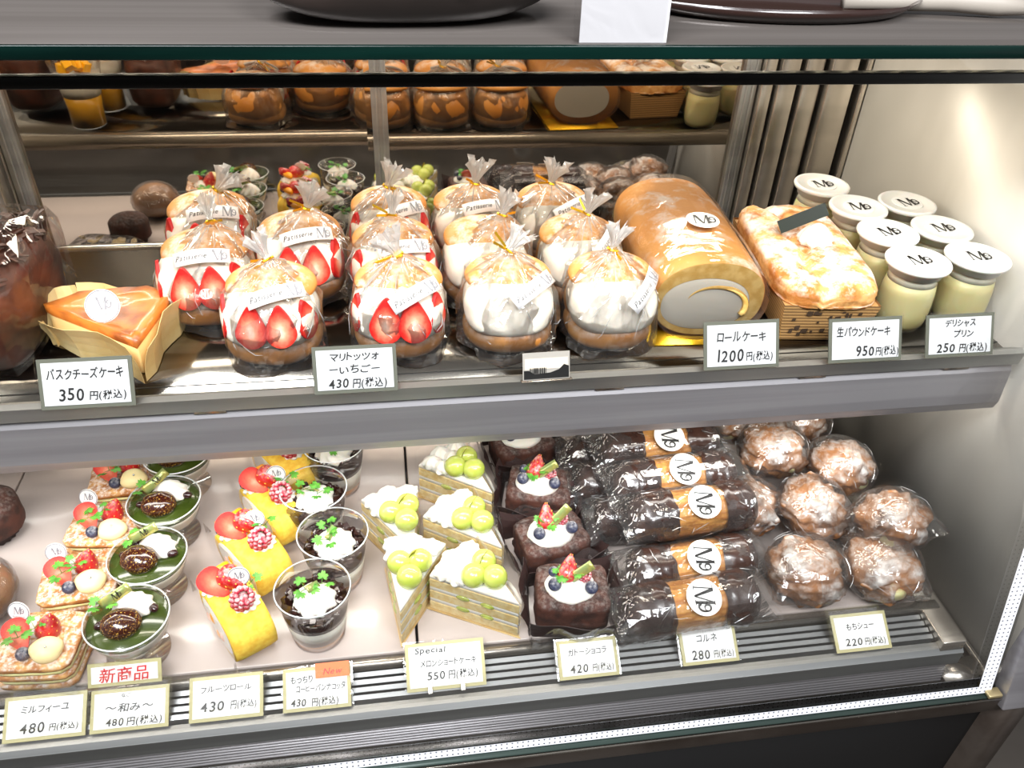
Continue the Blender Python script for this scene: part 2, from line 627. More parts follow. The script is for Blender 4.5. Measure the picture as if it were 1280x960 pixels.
def logo_geo(g, cx, cz, h, y=-0.0006, M=None):
    """the serif M with its curled tail, height h, centred"""
    k = h

    def P(pts):
        g.add([(cx + (a - 0.62) * k, y, cz + (b - 0.5) * k) for a, b in pts], [tuple(range(len(pts)))], M)
    P([(0, 0), (0.26, 0), (0.26, 0.035), (0, 0.035)])
    P([(0.09, 0.02), (0.145, 0.02), (0.245, 0.97), (0.19, 0.97)])
    P([(0.06, 0.965), (0.36, 0.965), (0.36, 1.0), (0.06, 1.0)])
    P([(0.17, 1.0), (0.35, 1.0), (0.60, 0.0), (0.50, 0.0)])
    P([(0.52, 0.0), (0.585, 0.0), (0.92, 1.0), (0.86, 1.0)])
    P([(0.80, 1.0), (0.80, 0.965), (1.02, 0.965), (1.02, 1.0)])
    P([(0.84, 1.0), (0.98, 1.0), (0.92, 0.03), (0.78, 0.03)])
    P([(0.72, 0), (0.98, 0), (0.98, 0.035), (0.72, 0.035)])
    # curl: ring and tail of the nine
    pts = []
    for i in range(25):
        a = D(-20) + i / 24 * D(380)
        pts.append((1.13 + 0.15 * math.cos(a), 0.58 + 0.16 * math.sin(a)))
    pts += [(1.29, 0.42), (1.25, 0.26), (1.15, 0.16), (1.03, 0.13), (0.96, 0.20), (0.99, 0.27)]
    n = len(pts)
    for i in range(n - 1):
        a, b = Vector(pts[i]), Vector(pts[i + 1])
        d = (b - a)
        if d.length < 1e-6:
            continue
        q = Vector((-d.y, d.x)).normalized()
        w0 = 0.020 + 0.035 * abs(math.sin(i / (n - 1) * PI * 1.5))
        w1 = 0.020 + 0.035 * abs(math.sin((i + 1) / (n - 1) * PI * 1.5))
        P([a - q * w0, b - q * w1, b + q * w1, a + q * w0])


def round_label(parent, M, r=0.019, rim=False, small=False, name='label'):
    """round printed label lying in the XZ plane of M (front is -Y)"""
    n = 32
    g = G()
    g.add([(r * math.cos(2 * PI * i / n), yy, r * math.sin(2 * PI * i / n)) for yy in (0.0, 0.0007) for i in range(n)],
          [tuple(range(n)), tuple(range(2 * n - 1, n - 1, -1))] + [((i + 1) % n, i, i + n, (i + 1) % n + n) for i in range(n)])
    o = obj(name, g, PAPER, parent, smooth=False)
    o.matrix_local = M
    l = G()
    if small:
        logo_geo(l, 0, r * 0.15, r * 0.75)
        write(l, 'Patisserie', 0, -r * 0.55, r * 0.25, width=r * 1.1, jit=0)
        obj('lettering', l, TAPEG, o, smooth=False)
        ring = G()
        for i in range(n):
            a, b = 2 * PI * i / n, 2 * PI * (i + 1) / n
            ring.add([(q * math.cos(t), -0.0006, q * math.sin(t)) for q, t in ((r * .9, a), (r * .9, b), (r * .97, b), (r * .97, a))], [(0, 1, 2, 3)])
        obj('printed_ring', ring, TAPEG, o, smooth=False)
    else:
        logo_geo(l, 0, 0, r * 1.12)
        obj('lettering', l, INK, o, smooth=False)
    return o


# ================================================================== THE CASE (setting)
S = structure


def part(name, g, m, parent, **k):
    return obj(name, g, m, parent, **k)


# shop shell
S(obj('floor', G().box(-4, 4, -3.2, 4.2, -0.05, 0), mat('shop_floor', '4b443d', 0.5, col2='3b352f', nscale=3)))
S(obj('wall_back', G().box(-4, 4, 3.0, 3.1, 0, 3), mat('kitchen_wall', '3f342d', 0.6, col2='55483e', nscale=2)))
S(obj('wall_front', G().box(-4, 4, -3.2, -3.1, 0, 3), mat('shop_wall', '6c6863', 0.8, col2='7c7872', nscale=1.5)))
# end walls of the case
S(obj('wall_right', G().box(XR, XR + 0.03, 0.5, 1.3, ZG - 0.01, EYE - 0.15), WALLM))
S(obj('wall_left', G().box(XL - 0.03, XL, 0.5, 1.3, ZG - 0.01, EYE - 0.15), WALLM))
tr = S(obj('trim_1', G().box(XR - 0.006, XR, 0.50, 1.16, ZG, ZG + 0.008), STEEL, bev=0.001))
S(obj('trim_2', G().box(XR - 0.022, XR - 0.014, 0.50, 1.16, ZG - 0.006, ZG + 0.0), ALU))
# rear doors
ZD0, ZD1 = ZG + 0.02, EYE - 0.16


def rear_door(name, x0, x1, y):
    d = S(obj(name, G().box(x0, x1, y, y + 0.006, ZD0, ZD1), MIRROR, smooth=False))
    return d


d1 = rear_door('door_1', -0.02, 0.545, YM)
d2 = rear_door('door_2', -0.51, 0.015, YM + 0.012)
for d, xs, yy in ((d1, (-0.012, 0.525), YM), (d2, (-0.51,), YM + 0.012)):
    for x in xs:
        g = G()
        g.box(x, x + 0.022, yy - 0.010, yy + 0.002, ZD0, ZD1)
        g.box(x + 0.005, x + 0.009, yy - 0.012, yy - 0.008, ZD0, ZD1)
        g.box(x + 0.014, x + 0.018, yy - 0.012, yy - 0.008, ZD0, ZD1)
        obj('stile', g, ALU, d, bev=0.001)
obj('bottom_rail', G().box(-0.02, 0.545, YM - 0.01, YM - 0.0005, ZD0, ZD0 + 0.03), ALU, d1, bev=0.001)
obj('bottom_rail', G().box(-0.51, -0.025, YM + 0.002, YM + 0.0115, ZD0, ZD0 + 0.03), ALU, d2, bev=0.001)
# fixed frame right of the doors: a stack of upright profiles
fr = S(obj('trim_3', G().box(0.548, 0.70, YM + 0.004, YM + 0.02, ZD0, ZD1), STEEL))
for x0, x1, y0, m in ((0.549, 0.567, 0.02, STEEL), (0.568, 0.571, 0.012, GASK), (0.572, 0.600, 0.026, STEEL), (0.601, 0.606, 0.012, GASK), (0.607, 0.634, 0.03, STEEL), (0.635, 0.640, 0.01, GASK), (0.641, 0.681, 0.04, STEEL), (0.682, 0.690, 0.02, GASK), (0.691, 0.699, 0.045, STEEL)):
    obj('upright_profile', G().box(x0, x1, YM - y0, YM + 0.004, ZD0, ZD1), m, fr, bev=0.0015)
fl = S(obj('trim_4', G().box(XL, -0.512, YM + 0.004, YM + 0.02, ZD0, ZD1), STEEL))
for x0, x1, y0, m in ((-0.524, -0.514, 0.03, STEEL), (-0.545, -0.528, 0.02, ALU), (-0.60, -0.55, 0.03, STEEL), (-0.64, -0.61, 0.012, GASK)):
    obj('upright_profile', G().box(x0, x1, YM - y0, YM + 0.004, ZD0, ZD1), m, fl, bev=0.0015)

# top plate
t = thing('case_top', 'dark glass-edged top plate of the display case with a green front edge', 'case top')
obj('plate', G().box(-1.3, 1.3, 0.5935, 1.3, EYE - 0.1622, EYE - 0.1528), TOPM, t)
obj('edge', G().box(-1.3, 1.3, 0.590, 0.5934, EYE - 0.1622, EYE - 0.1524), GREEN, t, bev=0.001, label='dark green polished glass edge')
# front glass
GT = Vector((0, 0.632, EYE - 0.191))
GB = Vector((0, 0.486, ZG - 0.002))
gd = (GT - GB).normalized()
gn = Vector((0, gd.z, -gd.y))
t = thing('front_glass', 'sloping clear front pane of the display case with a black top edge', 'glass pane')
t0 = GB
q = G()
for (a, b) in ((-0.003, 0.003),):
    vs = [(x, (t0 + gd * s + gn * n_).y, (t0 + gd * s + gn * n_).z) for n_ in (a, b) for (x, s) in ((-1.2, 0), (0.695, 0), (0.695, (GT - GB).length), (-1.2, (GT - GB).length))]
    q.add(vs, [(0, 1, 2, 3), (7, 6, 5, 4), (0, 4, 5, 1), (1, 5, 6, 2), (2, 6, 7, 3), (3, 7, 4, 0)])
obj('pane', q, GLASS, t, smooth=False)
obj('top_edge', G().box(-1.2, 0.9, GT.y - 0.005, GT.y + 0.004, GT.z - 0.001, GT.z + 0.008), GASK, t, bev=0.001)


def strip(x0, x1, s0, s1, name, horizontal=True):
    off = -0.0042
    pts = [(x0, s0), (x1, s0), (x1, s1), (x0, s1)]
    vs = []
    for x, s_ in pts:
        p = GB + gd * s_ - gn * (-off) if False else GB + gd * s_ + gn * (-0.0036 if gn.y > 0 else 0.0036)
        vs.append((x, p.y, p.z))
    g = G().add(vs, [(0, 1, 2, 3)])
    me = g.mesh(name, False)
    uv = me.uv_layers.new(name='UVMap')
    for l in me.loops:
        x, s_ = pts[l.vertex_index]
        uv.data[l.index].uv = (x, s_)
    return obj(name, me, DOTS, t, solid=0.0004)


strip(-1.2, 0.69, 0.0, 0.0105, 'dotted_band')
strip(0.672, 0.69, 0.0110, 0.70, 'dotted_band')
# --------------------------------------------------------------- upper shelf
t = thing('upper_shelf', 'steel upper shelf with grey valance carrying the buns and puddings', 'shelf')
SX0, SX1 = XL + 0.01, 0.675
obj('shelf_plate', G().box(SX0, SX1, 0.672, YB, ZS - 0.012, ZS), SHELF, t)
obj('rear_lip', G().extrude_x([(YB, ZS - 0.018), (YB + 0.012, ZS - 0.018), (YB + 0.015, ZS - 0.006), (YB + 0.012, ZS + 0.004), (YB + 0.004, ZS + 0.007), (YB, ZS + 0.004)], SX0, SX1), STEEL, t)
obj('front_channel', G().extrude_x([(0.676, ZS - 0.001), (0.662, ZS + 0.007), (0.655, ZS + 0.005), (0.658, ZS - 0.012), (0.664, ZS - 0.016), (0.676, ZS - 0.016)], SX0, SX1 + 0.012), ALU, t, smooth=False)
obj('valance', G().extrude_x([(0.672, ZS - 0.0165), (0.6635, ZS - 0.0165), (0.660, ZS - 0.022), (0.657, ZS - 0.064), (0.661, ZS - 0.076), (0.668, ZS - 0.080), (0.672, ZS - 0.076)], SX0, SX1 + 0.010), ALU_D, t, smooth=False)
obj('seam', G().box(SX0, SX1, 0.685, 0.6865, ZS, ZS + 0.0006), GASK, t)
for x in (-0.195, 0.205, 0.43, 0.60):
    obj('bracket', G().box(x, x + 0.03, 0.66, 0.672, ZS - 0.0162, ZS - 0.0005), STEEL, t)
obj('side_bracket', G().prism([(0, 0), (0.16, 0), (0.16, -0.012), (0.02, -0.07), (0, -0.07)], 0, 0.003, Matrix.Translation((0.685, 0.83, ZS - 0.012)) @ Matrix.Rotation(PI / 2, 4, 'X') @ Matrix.Rotation(PI / 2, 4, 'Y')), STEEL, t)
# LED bars
for nm, lab, y, z in (('led_bar', 'slim light bar under the case top lighting the upper shelf', 0.668, EYE - 0.172), ('led_bar', 'slim light bar hidden behind the valance lighting the lower deck', 0.705, ZS - 0.030)):
    b = thing(nm, lab, 'lamp')
    obj('housing', G().box(SX0, SX1, y - 0.004, y + 0.016, z, z + 0.008), ALU, b)
    g = G()
    for i in range(62):
        x = -0.84 + i * 0.0242
        g.box(x, x + 0.005, y + 0.003, y + 0.008, z - 0.0015, z)
    o = obj('diodes', g, mat('led_diode', 'fff0c8', 0.5, emit=14), b, smooth=False)
    o['kind'] = 'stuff'
# --------------------------------------------------------------- lower deck
t = thing('lower_deck', 'white board deck of the lower level in a steel frame', 'shelf')
obj('deck_board', G().box(-0.50, 0.006, 0.560, 1.12, ZT - 0.012, ZT), BOARD, t, bev=0.0015)
obj('deck_board', G().box(0.009, 0.605, 0.560, 1.12, ZT - 0.012, ZT), BOARD, t, bev=0.0015)
obj('deck_board', G().box(-0.84, -0.503, 0.560, 1.12, ZT - 0.012, ZT), BOARD, t, bev=0.0015)
obj('deck_frame', G().box(-0.85, 0.63, 0.548, 0.559, ZT - 0.020, ZT - 0.002), STEEL, t)
obj('side_plate', G().box(0.607, 0.636, 0.500, 1.12, ZT - 0.022, ZT - 0.004), STEEL, t, bev=0.001)
t = thing('air_grille', 'steel slatted air grille along the front of the lower deck', 'grille')
for k in range(4):
    y = 0.5425 - k * 0.0092
    obj('slat', G().extrude_x([(y, ZT - 0.014), (y + 0.0045, ZT - 0.012), (y + 0.0045, ZT - 0.020), (y, ZT - 0.022)], -0.85, 0.606), ALU, t, smooth=False)
obj('backing', G().box(-0.85, 0.606, 0.507, 0.547, ZT - 0.034, ZT - 0.030), GASK, t)
t = thing('front_rail', 'grey aluminium rail with fine ribs in front of the air grille', 'rail')
obj('lip', G().extrude_x([(0.5105, ZT - 0.016), (0.502, ZT - 0.017), (0.497, ZT - 0.022), (0.4975, ZT - 0.043), (0.501, ZT - 0.045), (0.507, ZT - 0.045), (0.507, ZT - 0.034), (0.5105, ZT - 0.03)], -0.85, 0.637), ALU, t, smooth=False)
for k in range(9):
    z = ZT - 0.0465 - k * 0.0042
    obj('rib', G().box(-0.85, 0.632, 0.5055 - 0.0006 * k, 0.510, z - 0.0022, z), ALU_D, t)
obj('ribbed_panel', G().box(-0.85, 0.632, 0.508, 0.513, ZG, ZT - 0.045), ALU_D, t)
t = thing('drain_gutter', 'dark steel gutter at the foot of the front glass', 'gutter')
obj('gutter', G().box(-0.86, 0.70, 0.488, 0.53, ZG - 0.006, ZG), mat('gutter_steel', '5c5856', 0.3, 0.9, col2='3c3936', nscale=14), t)
obj('sloped_side', G().box(0.64, 0.695, 0.50, 0.53, ZG, ZG + 0.004), STEEL, t)
t = thing('base_rail', 'brown steel rail with a bright top edge under the glass', 'rail')
obj('rail', G().box(-1.3, 0.72, 0.4755, 0.55, ZG - 0.032, ZG - 0.0062), RAILB, t, bev=0.001)
obj('glass_seat', G().box(-1.3, 0.70, 0.4765, 0.4865, ZG - 0.006, ZG - 0.0025), mat('seat_green', '37443f', 0.35, 0.3), t)
obj('bright_edge', G().box(-1.3, 0.71, 0.4742, 0.4754, ZG - 0.008, ZG - 0.0045), STEEL, t)
S(obj('trim_5', G().box(-1.3, 0.72, 0.50, 0.52, 0, ZG - 0.033), DARK))
# right end post
t = thing('end_post', 'grey steel end post at the corner of the case with two screws', 'post')
pm = Matrix.Translation((0.0, GB.y, GB.z)) @ Matrix.Rotation(-math.atan2(gd.y, gd.z), 4, 'X')
obj('post', G().box(0.702, 0.735, -0.016, 0.02, -0.02, 0.70, pm), ALU_D, t, bev=0.002)
obj('post_gap', G().box(0.735, 0.75, -0.01, 0.02, -0.02, 0.70, pm), GASK, t)
obj('end_panel', G().box(0.75, 0.80, -0.02, 0.03, -0.015, 0.70, pm), ALU_D, t, bev=0.001)
for z in (0.0, 0.03):
    obj('screw', G().lathe([(0.003, 0), (0.0025, 0.002)], 12, pm @ Matrix.Translation((0.765, -0.02, z + 0.01)) @ Matrix.Rotation(PI / 2, 4, 'X')), STEEL, t)
obj('corner_cap', G().box(0.682, 0.700, 0.474, 0.486, ZG - 0.002, ZG + 0.003), mat('brass_cap', 'c9b78a', 0.3, 0.8), t, bev=0.001)
S(obj('trim_6', G().box(0.72, 0.76, 0.48, 1.3, 0, ZG - 0.02), RAILB))

# ================================================================== food pieces
def leaf_sprig(parent, loc, s=1.0, seed=0, n=3, rot=None):
    r = random.Random(seed)
    s = s * 1.12
    g = G()
    for k in range(n):
        a = k / n * 2 * PI + r.uniform(-.5, .5)
        L = 0.007 * s * r.uniform(0.8, 1.25)
        c = Vector((math.cos(a) * L, math.sin(a) * L, 0.002 * s + r.uniform(0, 0.003) * s))
        g.tube([(0, 0, 0), c * 0.6 + Vector((0, 0, 0.001)), c], 0.00035 * s, 4)
        Mx = Matrix.Translation(c) @ Matrix.Rotation(a, 4, 'Z') @ Matrix.Rotation(r.uniform(-.5, .1), 4, 'Y') @ Matrix.Rotation(r.uniform(-.4, .4), 4, 'X')
        for b in (-1.9, -1.0, 0, 1.0, 1.9):
            l = 0.0062 * s * (1.15 - 0.2 * abs(b))
            out = []
            for i in range(9):
                u = i / 8
                rr = l * (0.55 + 0.45 * abs(math.sin(u * PI)) ** 0.6) * (1 + 0.18 * math.cos(u * PI * 6))
                ang = b + (u - 0.5) * 1.15
                out.append((rr * math.cos(ang), rr * math.sin(ang), -0.15 * rr * rr / l + 0.0003 * (i % 2)))
            g.add([(0, 0, 0)] + out, [(0, i + 1, i + 2) for i in range(8)], Mx)
    o = obj('leaf_sprig', g, LEAF, parent, loc=loc, rot=rot)
    return o


def berry_fn(L, R, lean=0.0):
    def fn(p, u):
        t = (u[2] + 1) / 2
        k = (1 - t) ** 0.55 if False else 1.0
        w = math.sin(PI * min(1, 0.08 + 0.92 * t) ** 0.75) ** 0.8 if 0 < t < 1 else 0
        return (u[0] * R * (0.55 + 0.6 * t) if t < 1 else 0, u[1] * R * (0.55 + 0.6 * t), (t - 0.5) * L)
    return fn


def strawberry(parent, M, s=1.0, half=False, name='strawberry', seeds=True):
    """tip along -Z, length .030*s; half: cut face on -Y"""
    L, R = 0.030 * s, 0.0125 * s
    g = G()

    def fn(p, u):
        t = (u[2] + 1) / 2
        y = u[1]
        if half and y < 0:
            y = 0
        return (u[0] * R * (0.34 + 0.84 * t), y * R * (0.34 + 0.84 * t), (t - 0.5) * L)
    g.ball((0, 0, 0), 1, 20, 14, fn)
    o = obj(name, g, RED, parent)
    o.matrix_local = M
    if seeds:
        sg = G()
        for j in range(1, 8):
            th = -PI / 2 + PI * j / 8
            m = max(4, int(9 * math.cos(th)))
            for i in range(m):
                a = 2 * PI * (i + 0.5 * (j % 2)) / m
                u = (math.cos(th) * math.cos(a), math.cos(th) * math.sin(a), math.sin(th))
                if half and u[1] < 0.1:
                    continue
                p = fn(None, u)
                sg.ball((p[0] * 1.02, p[1] * 1.02, p[2]), (0.0006 * s, 0.0006 * s, 0.0009 * s), 5, 4)
        so = obj('seeds', sg, SEED, o)
        so['kind'] = 'stuff'
    if half:
        n = 24
        pts = []
        for i in range(n):
            a = 2 * PI * i / n
            t = (math.sin(a) + 1) / 2
            pts.append((math.cos(a) * R * (0.34 + 0.84 * t), -0.0002, (t - 0.5) * L))
        obj('cut_face', G().add([(0, -0.0006, 0)] + pts, [(0, (i + 1) % n + 1, i + 1) for i in range(n)]), CUT2, o)
    return o


def cut_slice(parent, M, s=1.0, name='strawberry_slice'):
    n = 22
    pts = []
    for i in range(n):
        a = 2 * PI * i / n
        z = math.sin(a)
        w_ = math.cos(a) * (1.08 - 0.52 * max(0, z + 0.1))
        pts.append((w_ * 0.0125 * s, z * 0.0175 * s * (1.25 if z > 0 else 0.85)))
    g = G()
    vs = [(x, -0.0022, z) for x, z in pts] + [(x * 1.04, 0.001, z * 1.04) for x, z in pts] + [(x * 0.6, -0.0031, z * 0.6) for x, z in pts] + [(0, -0.0033, 0)]
    fs = [((i + 1) % n, i, i + n, (i + 1) % n + n) for i in range(n)]
    fs += [(i, (i + 1) % n, (i + 1) % n + 2 * n, i + 2 * n) for i in range(n)]
    fs += [(3 * n, 2 * n + i, 2 * n + (i + 1) % n) for i in range(n)]
    g.add(vs, fs)
    o = obj(name, g, CUT, parent, smooth=False)
    o.matrix_local = M
    return o


def blueberry(parent, loc, r=0.0065):
    def fn(p, u):
        k = 1 - 0.25 * max(0, (u[2] - 0.86)) / 0.14
        return (u[0] * r, u[1] * r, u[2] * r * 0.92 * k)
    o = obj('blueberry', G().ball((0, 0, 0), 1, 16, 14, fn), BLUE, parent, loc=loc, rot=(0.5, 0.2, 0))
    g = G()
    for i in range(5):
        a = 2 * PI * i / 5
        g.add([(0.3 * r * math.cos(a + d) * q, 0.3 * r * math.sin(a + d) * q, r * h) for d, q, h in ((-.5, .9, .78), (.5, .9, .78), (0, 1.5, .93))], [(0, 1, 2)])
    obj('crown', g, BLUE, o)
    return o


def raspberry(parent, loc, s=1.0, rot=(0, 0, 0)):
    g = G()
    R = 0.0085 * s
    for j, (t, m) in enumerate(((-0.9, 9), (-0.35, 12), (0.25, 12), (0.75, 10))):
        rr = R * math.cos(t * 0.75) * (1.0 if j < 3 else 0.92)
        for i in range(m):
            a = 2 * PI * (i + 0.5 * (j % 2)) / m
            g.ball((rr * math.cos(a), rr * math.sin(a), R * math.sin(t) * 1.05), 0.0026 * s, 8, 6)
    g.ball((0, 0, -R * 0.2), (R * 0.85, R * 0.85, R * 0.8), 12, 8)
    return obj('raspberry', g, RASP, parent, loc=loc, rot=rot)


def swirl(parent, loc, R=0.018, H=0.022, n=8, turns=0.5, name='cream_swirl', m=None, rot=None, sx=1.0, amp=0.09):
    g = G()
    prof = []
    for j in range(15):
        t = j / 14
        r_ = R * (1 - t ** 1.7) ** 0.75 * (1.0 if t > 0.08 else 0.9)
        prof.append((max(r_, 0.0002), H * t))

    def fn(p, a, j):
        t = j / 14
        k = 1 + amp * math.cos(n * a + turns * 2 * PI * t * n / 4) * (1 - t * 0.4)
        return (p[0] * k * sx, p[1] * k, p[2])
    g.lathe(prof, 48, None, fn)
    return obj(name, g, m or CREAMW, parent, loc=loc, rot=rot)


def pick_tag(parent, loc, r=0.0105, rz=0.0, tilt=-0.35):
    M = Matrix.Translation(loc) @ Matrix.Rotation(rz, 4, 'Z') @ Matrix.Rotation(tilt, 4, 'X')
    o = round_label(parent, M, r, small=True, name='shop_tag')
    return o


# ------------------------------------------------------------------ maritozzo in its bag
def tape_label(parent, M, L=0.056, H=0.0155):
    g = G()

    def fn(u, v):
        x = (u - 0.5) * L
        return (x, 0.9 * x * x / 0.1, (v - 0.5) * H)
    g.grid(fn, 8, 1)
    o = obj('label_tape', g, TAPE, parent, solid=0.0003)
    o.matrix_local = M
    l = G()
    write(l, 'Patisserie', -L * 0.17, -H * 0.18, H * 0.55, width=L * 0.56, slant=0.35, jit=0.03, off=0.0)
    l2 = G()
    logo_geo(l2, L * 0.30, 0, H * 0.78)
    for q, mm in ((l, INK), (l2, TAPEG)):
        q.v = [(v[0], v[1] + 9 * v[0] * v[0] - 0.0003, v[2]) for v in q.v]
        obj('lettering', q, mm, o, smooth=False)
    return o


def creases(parent, surf, n, seed, r=0.00035, name='folds', amin=0.2, amax=0.75, arange=(0, 2 * PI), trange=(0, 1), tl=0.3):
    rr = random.Random(seed * 13 + 5)
    g = G()
    for k in range(n):
        a, t_ = rr.uniform(*arange), rr.uniform(*trange)
        da, dt = rr.uniform(amin, amax) * rr.choice((-1, 1)) * 0.5, rr.uniform(-tl, tl)
        m = rr.choice((2, 3))
        pts, q = [], (a, t_)
        for i in range(m + 1):
            pts.append(surf(q[0], min(trange[1], max(trange[0], q[1]))))
            q = (q[0] + da / m + rr.uniform(-.05, .05), q[1] + dt / m)
        g.tube(pts, [r * rr.uniform(0.3, 0.6)] + [r * rr.uniform(0.7, 1.3)] * (m - 1) + [r * 0.2], 3)
    o = obj(name, g, CREASE, parent, smooth=False)
    o['kind'] = 'stuff'
    return o


def cello_bag(parent, R, H, seed, neck_off=(0, 0.012), tuft=0.026, tilt=0.5, az=0.0, foot=True, m=None):
    g = G()
    prof = [(R * 0.75, 0.001), (R * 0.98, 0.0012), (R * 1.08, 0.002), (R * 1.12, H * 0.16), (R * 1.12, H * 0.36), (R * 1.10, H * 0.55), (R * 1.04, H * 0.70), (R * 0.92, H * 0.82), (R * 0.72, H * 0.92), (R * 0.46, H * 1.02), (R * 0.22, H * 1.09), (0.0055, H * 1.14)]
    n = 40
    ph = seed * 1.7

    def fn(p, a, j):
        z = p[2] / H
        r = math.hypot(p[0], p[1])
        sq = 1 + (0.10 if z < 0.1 else 0.045) * math.cos(4 * a + ph) * (1 if z < 0.7 else 0.2)
        fold = 1 + (0.02 + 0.16 * max(0, z - 0.6)) * math.sin(11 * a + ph * 2 + 3 * z) + 0.10 * nz((math.cos(a) * 2, math.sin(a) * 2, z * 3), 1.6, seed)
        r2 = r * sq * fold
        sh = max(0, z - 0.55) / 0.6
        return (r2 * math.cos(a) + neck_off[0] * sh, r2 * math.sin(a) + neck_off[1] * sh, max(0.0008, p[2] + (0.002 * nz((a * 2, z * 5, 0), 1.5, seed) if j > 2 else 0)))
    g.lathe(prof, n, None, fn, cap0=False, cap1=False)
    bag = obj('bag', g, m or CELLO, parent, smooth=False)

    def surf(a, u):
        q = u * (len(prof) - 4) + 3
        j = min(len(prof) - 2, int(q))
        f = q - j
        r_, z_ = prof[j][0] * (1 - f) + prof[j + 1][0] * f, prof[j][1] * (1 - f) + prof[j + 1][1] * f
        x_, y_, zz = fn((r_ * math.cos(a), r_ * math.sin(a), z_), a % (2 * PI), j)
        return (x_ * 1.01 + 0, y_ * 1.01, zz)
    creases(bag, surf, 26, seed, tl=0.35, r=0.0004, trange=(0.1, 0.95), arange=(PI, 2 * PI))
    creases(bag, surf, 26, seed + 50, tl=0.6, r=0.00045, amin=0.0, amax=0.25, trange=(0.45, 1.0))
    # tuft above the tie
    g = G()
    pr = [(0.0052, 0), (0.0045, 0.004), (0.0075, tuft * 0.45), (0.0125, tuft * 0.8), (0.015, tuft)]
    rr = random.Random(seed)
    ja = [rr.uniform(-0.25, 0.25) for _ in range(26)]

    def fn2(p, a, j):
        i = int(a / (2 * PI) * 26 + 0.5) % 26
        k = 1 + 0.35 * (j / 4) * (1 if i % 2 else -1)
        return (p[0] * k, p[1] * k * 0.55, p[2] * (1 + ja[i] * (j / 4)))
    g.lathe(pr, 26, None, fn2, cap0=False, cap1=False)
    nk = (neck_off[0], neck_off[1], H * 1.135)
    T = Matrix.Translation(nk) @ Matrix.Rotation(az, 4, 'Z') @ Matrix.Rotation(tilt * 1.5, 4, 'Y')
    tf = obj('gathered_top', g, TUFT, bag, smooth=False)
    tf.matrix_local = T
    # gold twist tie
    g = G()
    g.lathe([(0.0062, -0.0012), (0.0068, 0), (0.0062, 0.0012)], 14)
    a1 = rr.uniform(0.0, 2 * PI)
    for sg, ll in ((0, 0.024), (0.35, 0.020)):
        aa = a1 + sg
        d = Vector((math.cos(aa), math.sin(aa) * 0.6, 0.25 - sg))
        d.normalize()
        sd = d.cross(Vector((0, 0, 1))).normalized() * 0.0014
        up = Vector((0, 0, 0.0014))
        p0, p1 = d * 0.005, d * ll
        g.add([p0 - up, p1 - up, p1 + up, p0 + up, p0 - up + sd * .3, p1 - up + sd * .3, p1 + up + sd * .3, p0 + up + sd * .3], [(0, 1, 2, 3), (7, 6, 5, 4), (0, 4, 5, 1), (3, 2, 6, 7), (1, 5, 6, 2), (0, 3, 7, 4)])
    ti = obj('twist_tie', g, GOLD, bag, smooth=False)
    ti.matrix_local = T
    return bag


def maritozzo(kind, label, x, y, rz, seed, s=1.0, tape=(0.35, 0.62, 0.0), tilt=0.5, az=0.0, neck=(0, 0.012), group=None, z=None):
    t = thing('maritozzo', label, 'bun', (x, y, (ZS if z is None else z)), rz, group, scale=s)
    R = 0.047
    g = G()

    def lump(p, u):
        k = 1 + 0.03 * nz(u, 1.6, seed)
        return (p[0] * k, p[1] * k, max(p[2], 0.001))
    g.ball((0, 0.000, 0.0200), (R * 1.01, R * 0.98, 0.0200), 36, 18, lump, e=0.85)
    g.ball((0, 0.014, 0.041), (R * 1.0, R * 0.80, 0.040), 36, 20, lump, e=1.0)
    Mt = Matrix.Translation((0, 0.012, 0.071)) @ Matrix.Rotation(0.10, 4, 'X')
    g.ball((0, 0, 0), (R * 0.97, R * 0.80, 0.0175), 36, 16, lambda p, u: (p[0] * (1 + 0.03 * nz(u, 1.6, seed + 3)), p[1], p[2] * (1.0 if u[2] > 0 else 0.6)), Mt)
    obj('bread', g, BREAD, t)
    g = G()

    def cf(p, u):
        k = 1 + 0.02 * nz(u, 3, seed)
        lim = -0.0465 + 0.30 * max(0, p[2] - 0.03) + 0.0015 * nz((p[0] * 90, p[2] * 90, 0), 1, seed)
        return (p[0] * k, min(0.012, max(p[1] * k, lim)), p[2])
    g.ball((0, -0.002, 0.050), (R * 1.0, R * 1.0, 0.029), 44, 26, cf, e=0.7)
    obj('cream', g, CREAM, t)
    if kind == 'straw':
        for k, aa in enumerate((-72, -14, 24, 75)):
            a = D(aa + rng.uniform(-4, 4))
            rx = 0.047
            px, py = rx * math.sin(a), -0.002 - rx * math.cos(a)
            if abs(aa) < 30:
                n_ = (0.25 if aa > 0 else -0.05, -1, 0.25)
                px, py = (0.0185 if aa > 0 else -0.0095), (-0.0440 if aa > 0 else -0.0460)
            else:
                n_ = (math.sin(a), -math.cos(a) * 1.3, 0.1)
                px *= 0.90
                py = -0.026
            M = frame_at((px, py + 0.0015, 0.051), n_) @ Matrix.Rotation(rng.uniform(-.12, .12), 4, 'Y')
            cut_slice(t, M, 1.20 + rng.uniform(-.05, .08))
    cello_bag(t, R, 0.088, seed, neck_off=neck, tilt=tilt, az=az)
    a, el, roll = tape
    n_ = Vector((math.sin(a) * math.cos(el), -math.cos(a) * math.cos(el), math.sin(el)))
    el = min(1.15, el + 0.30)
    n_ = Vector((math.sin(a) * math.cos(el), -math.cos(a) * math.cos(el), math.sin(el)))
    p = Vector((0.004, 0.0, 0.038)) + Vector((n_.x * 0.057, n_.y * 0.057, n_.z * 0.064))
    tape_label(t, frame_at(p, n_) @ Matrix.Rotation(-roll, 4, 'Y'))
    return t


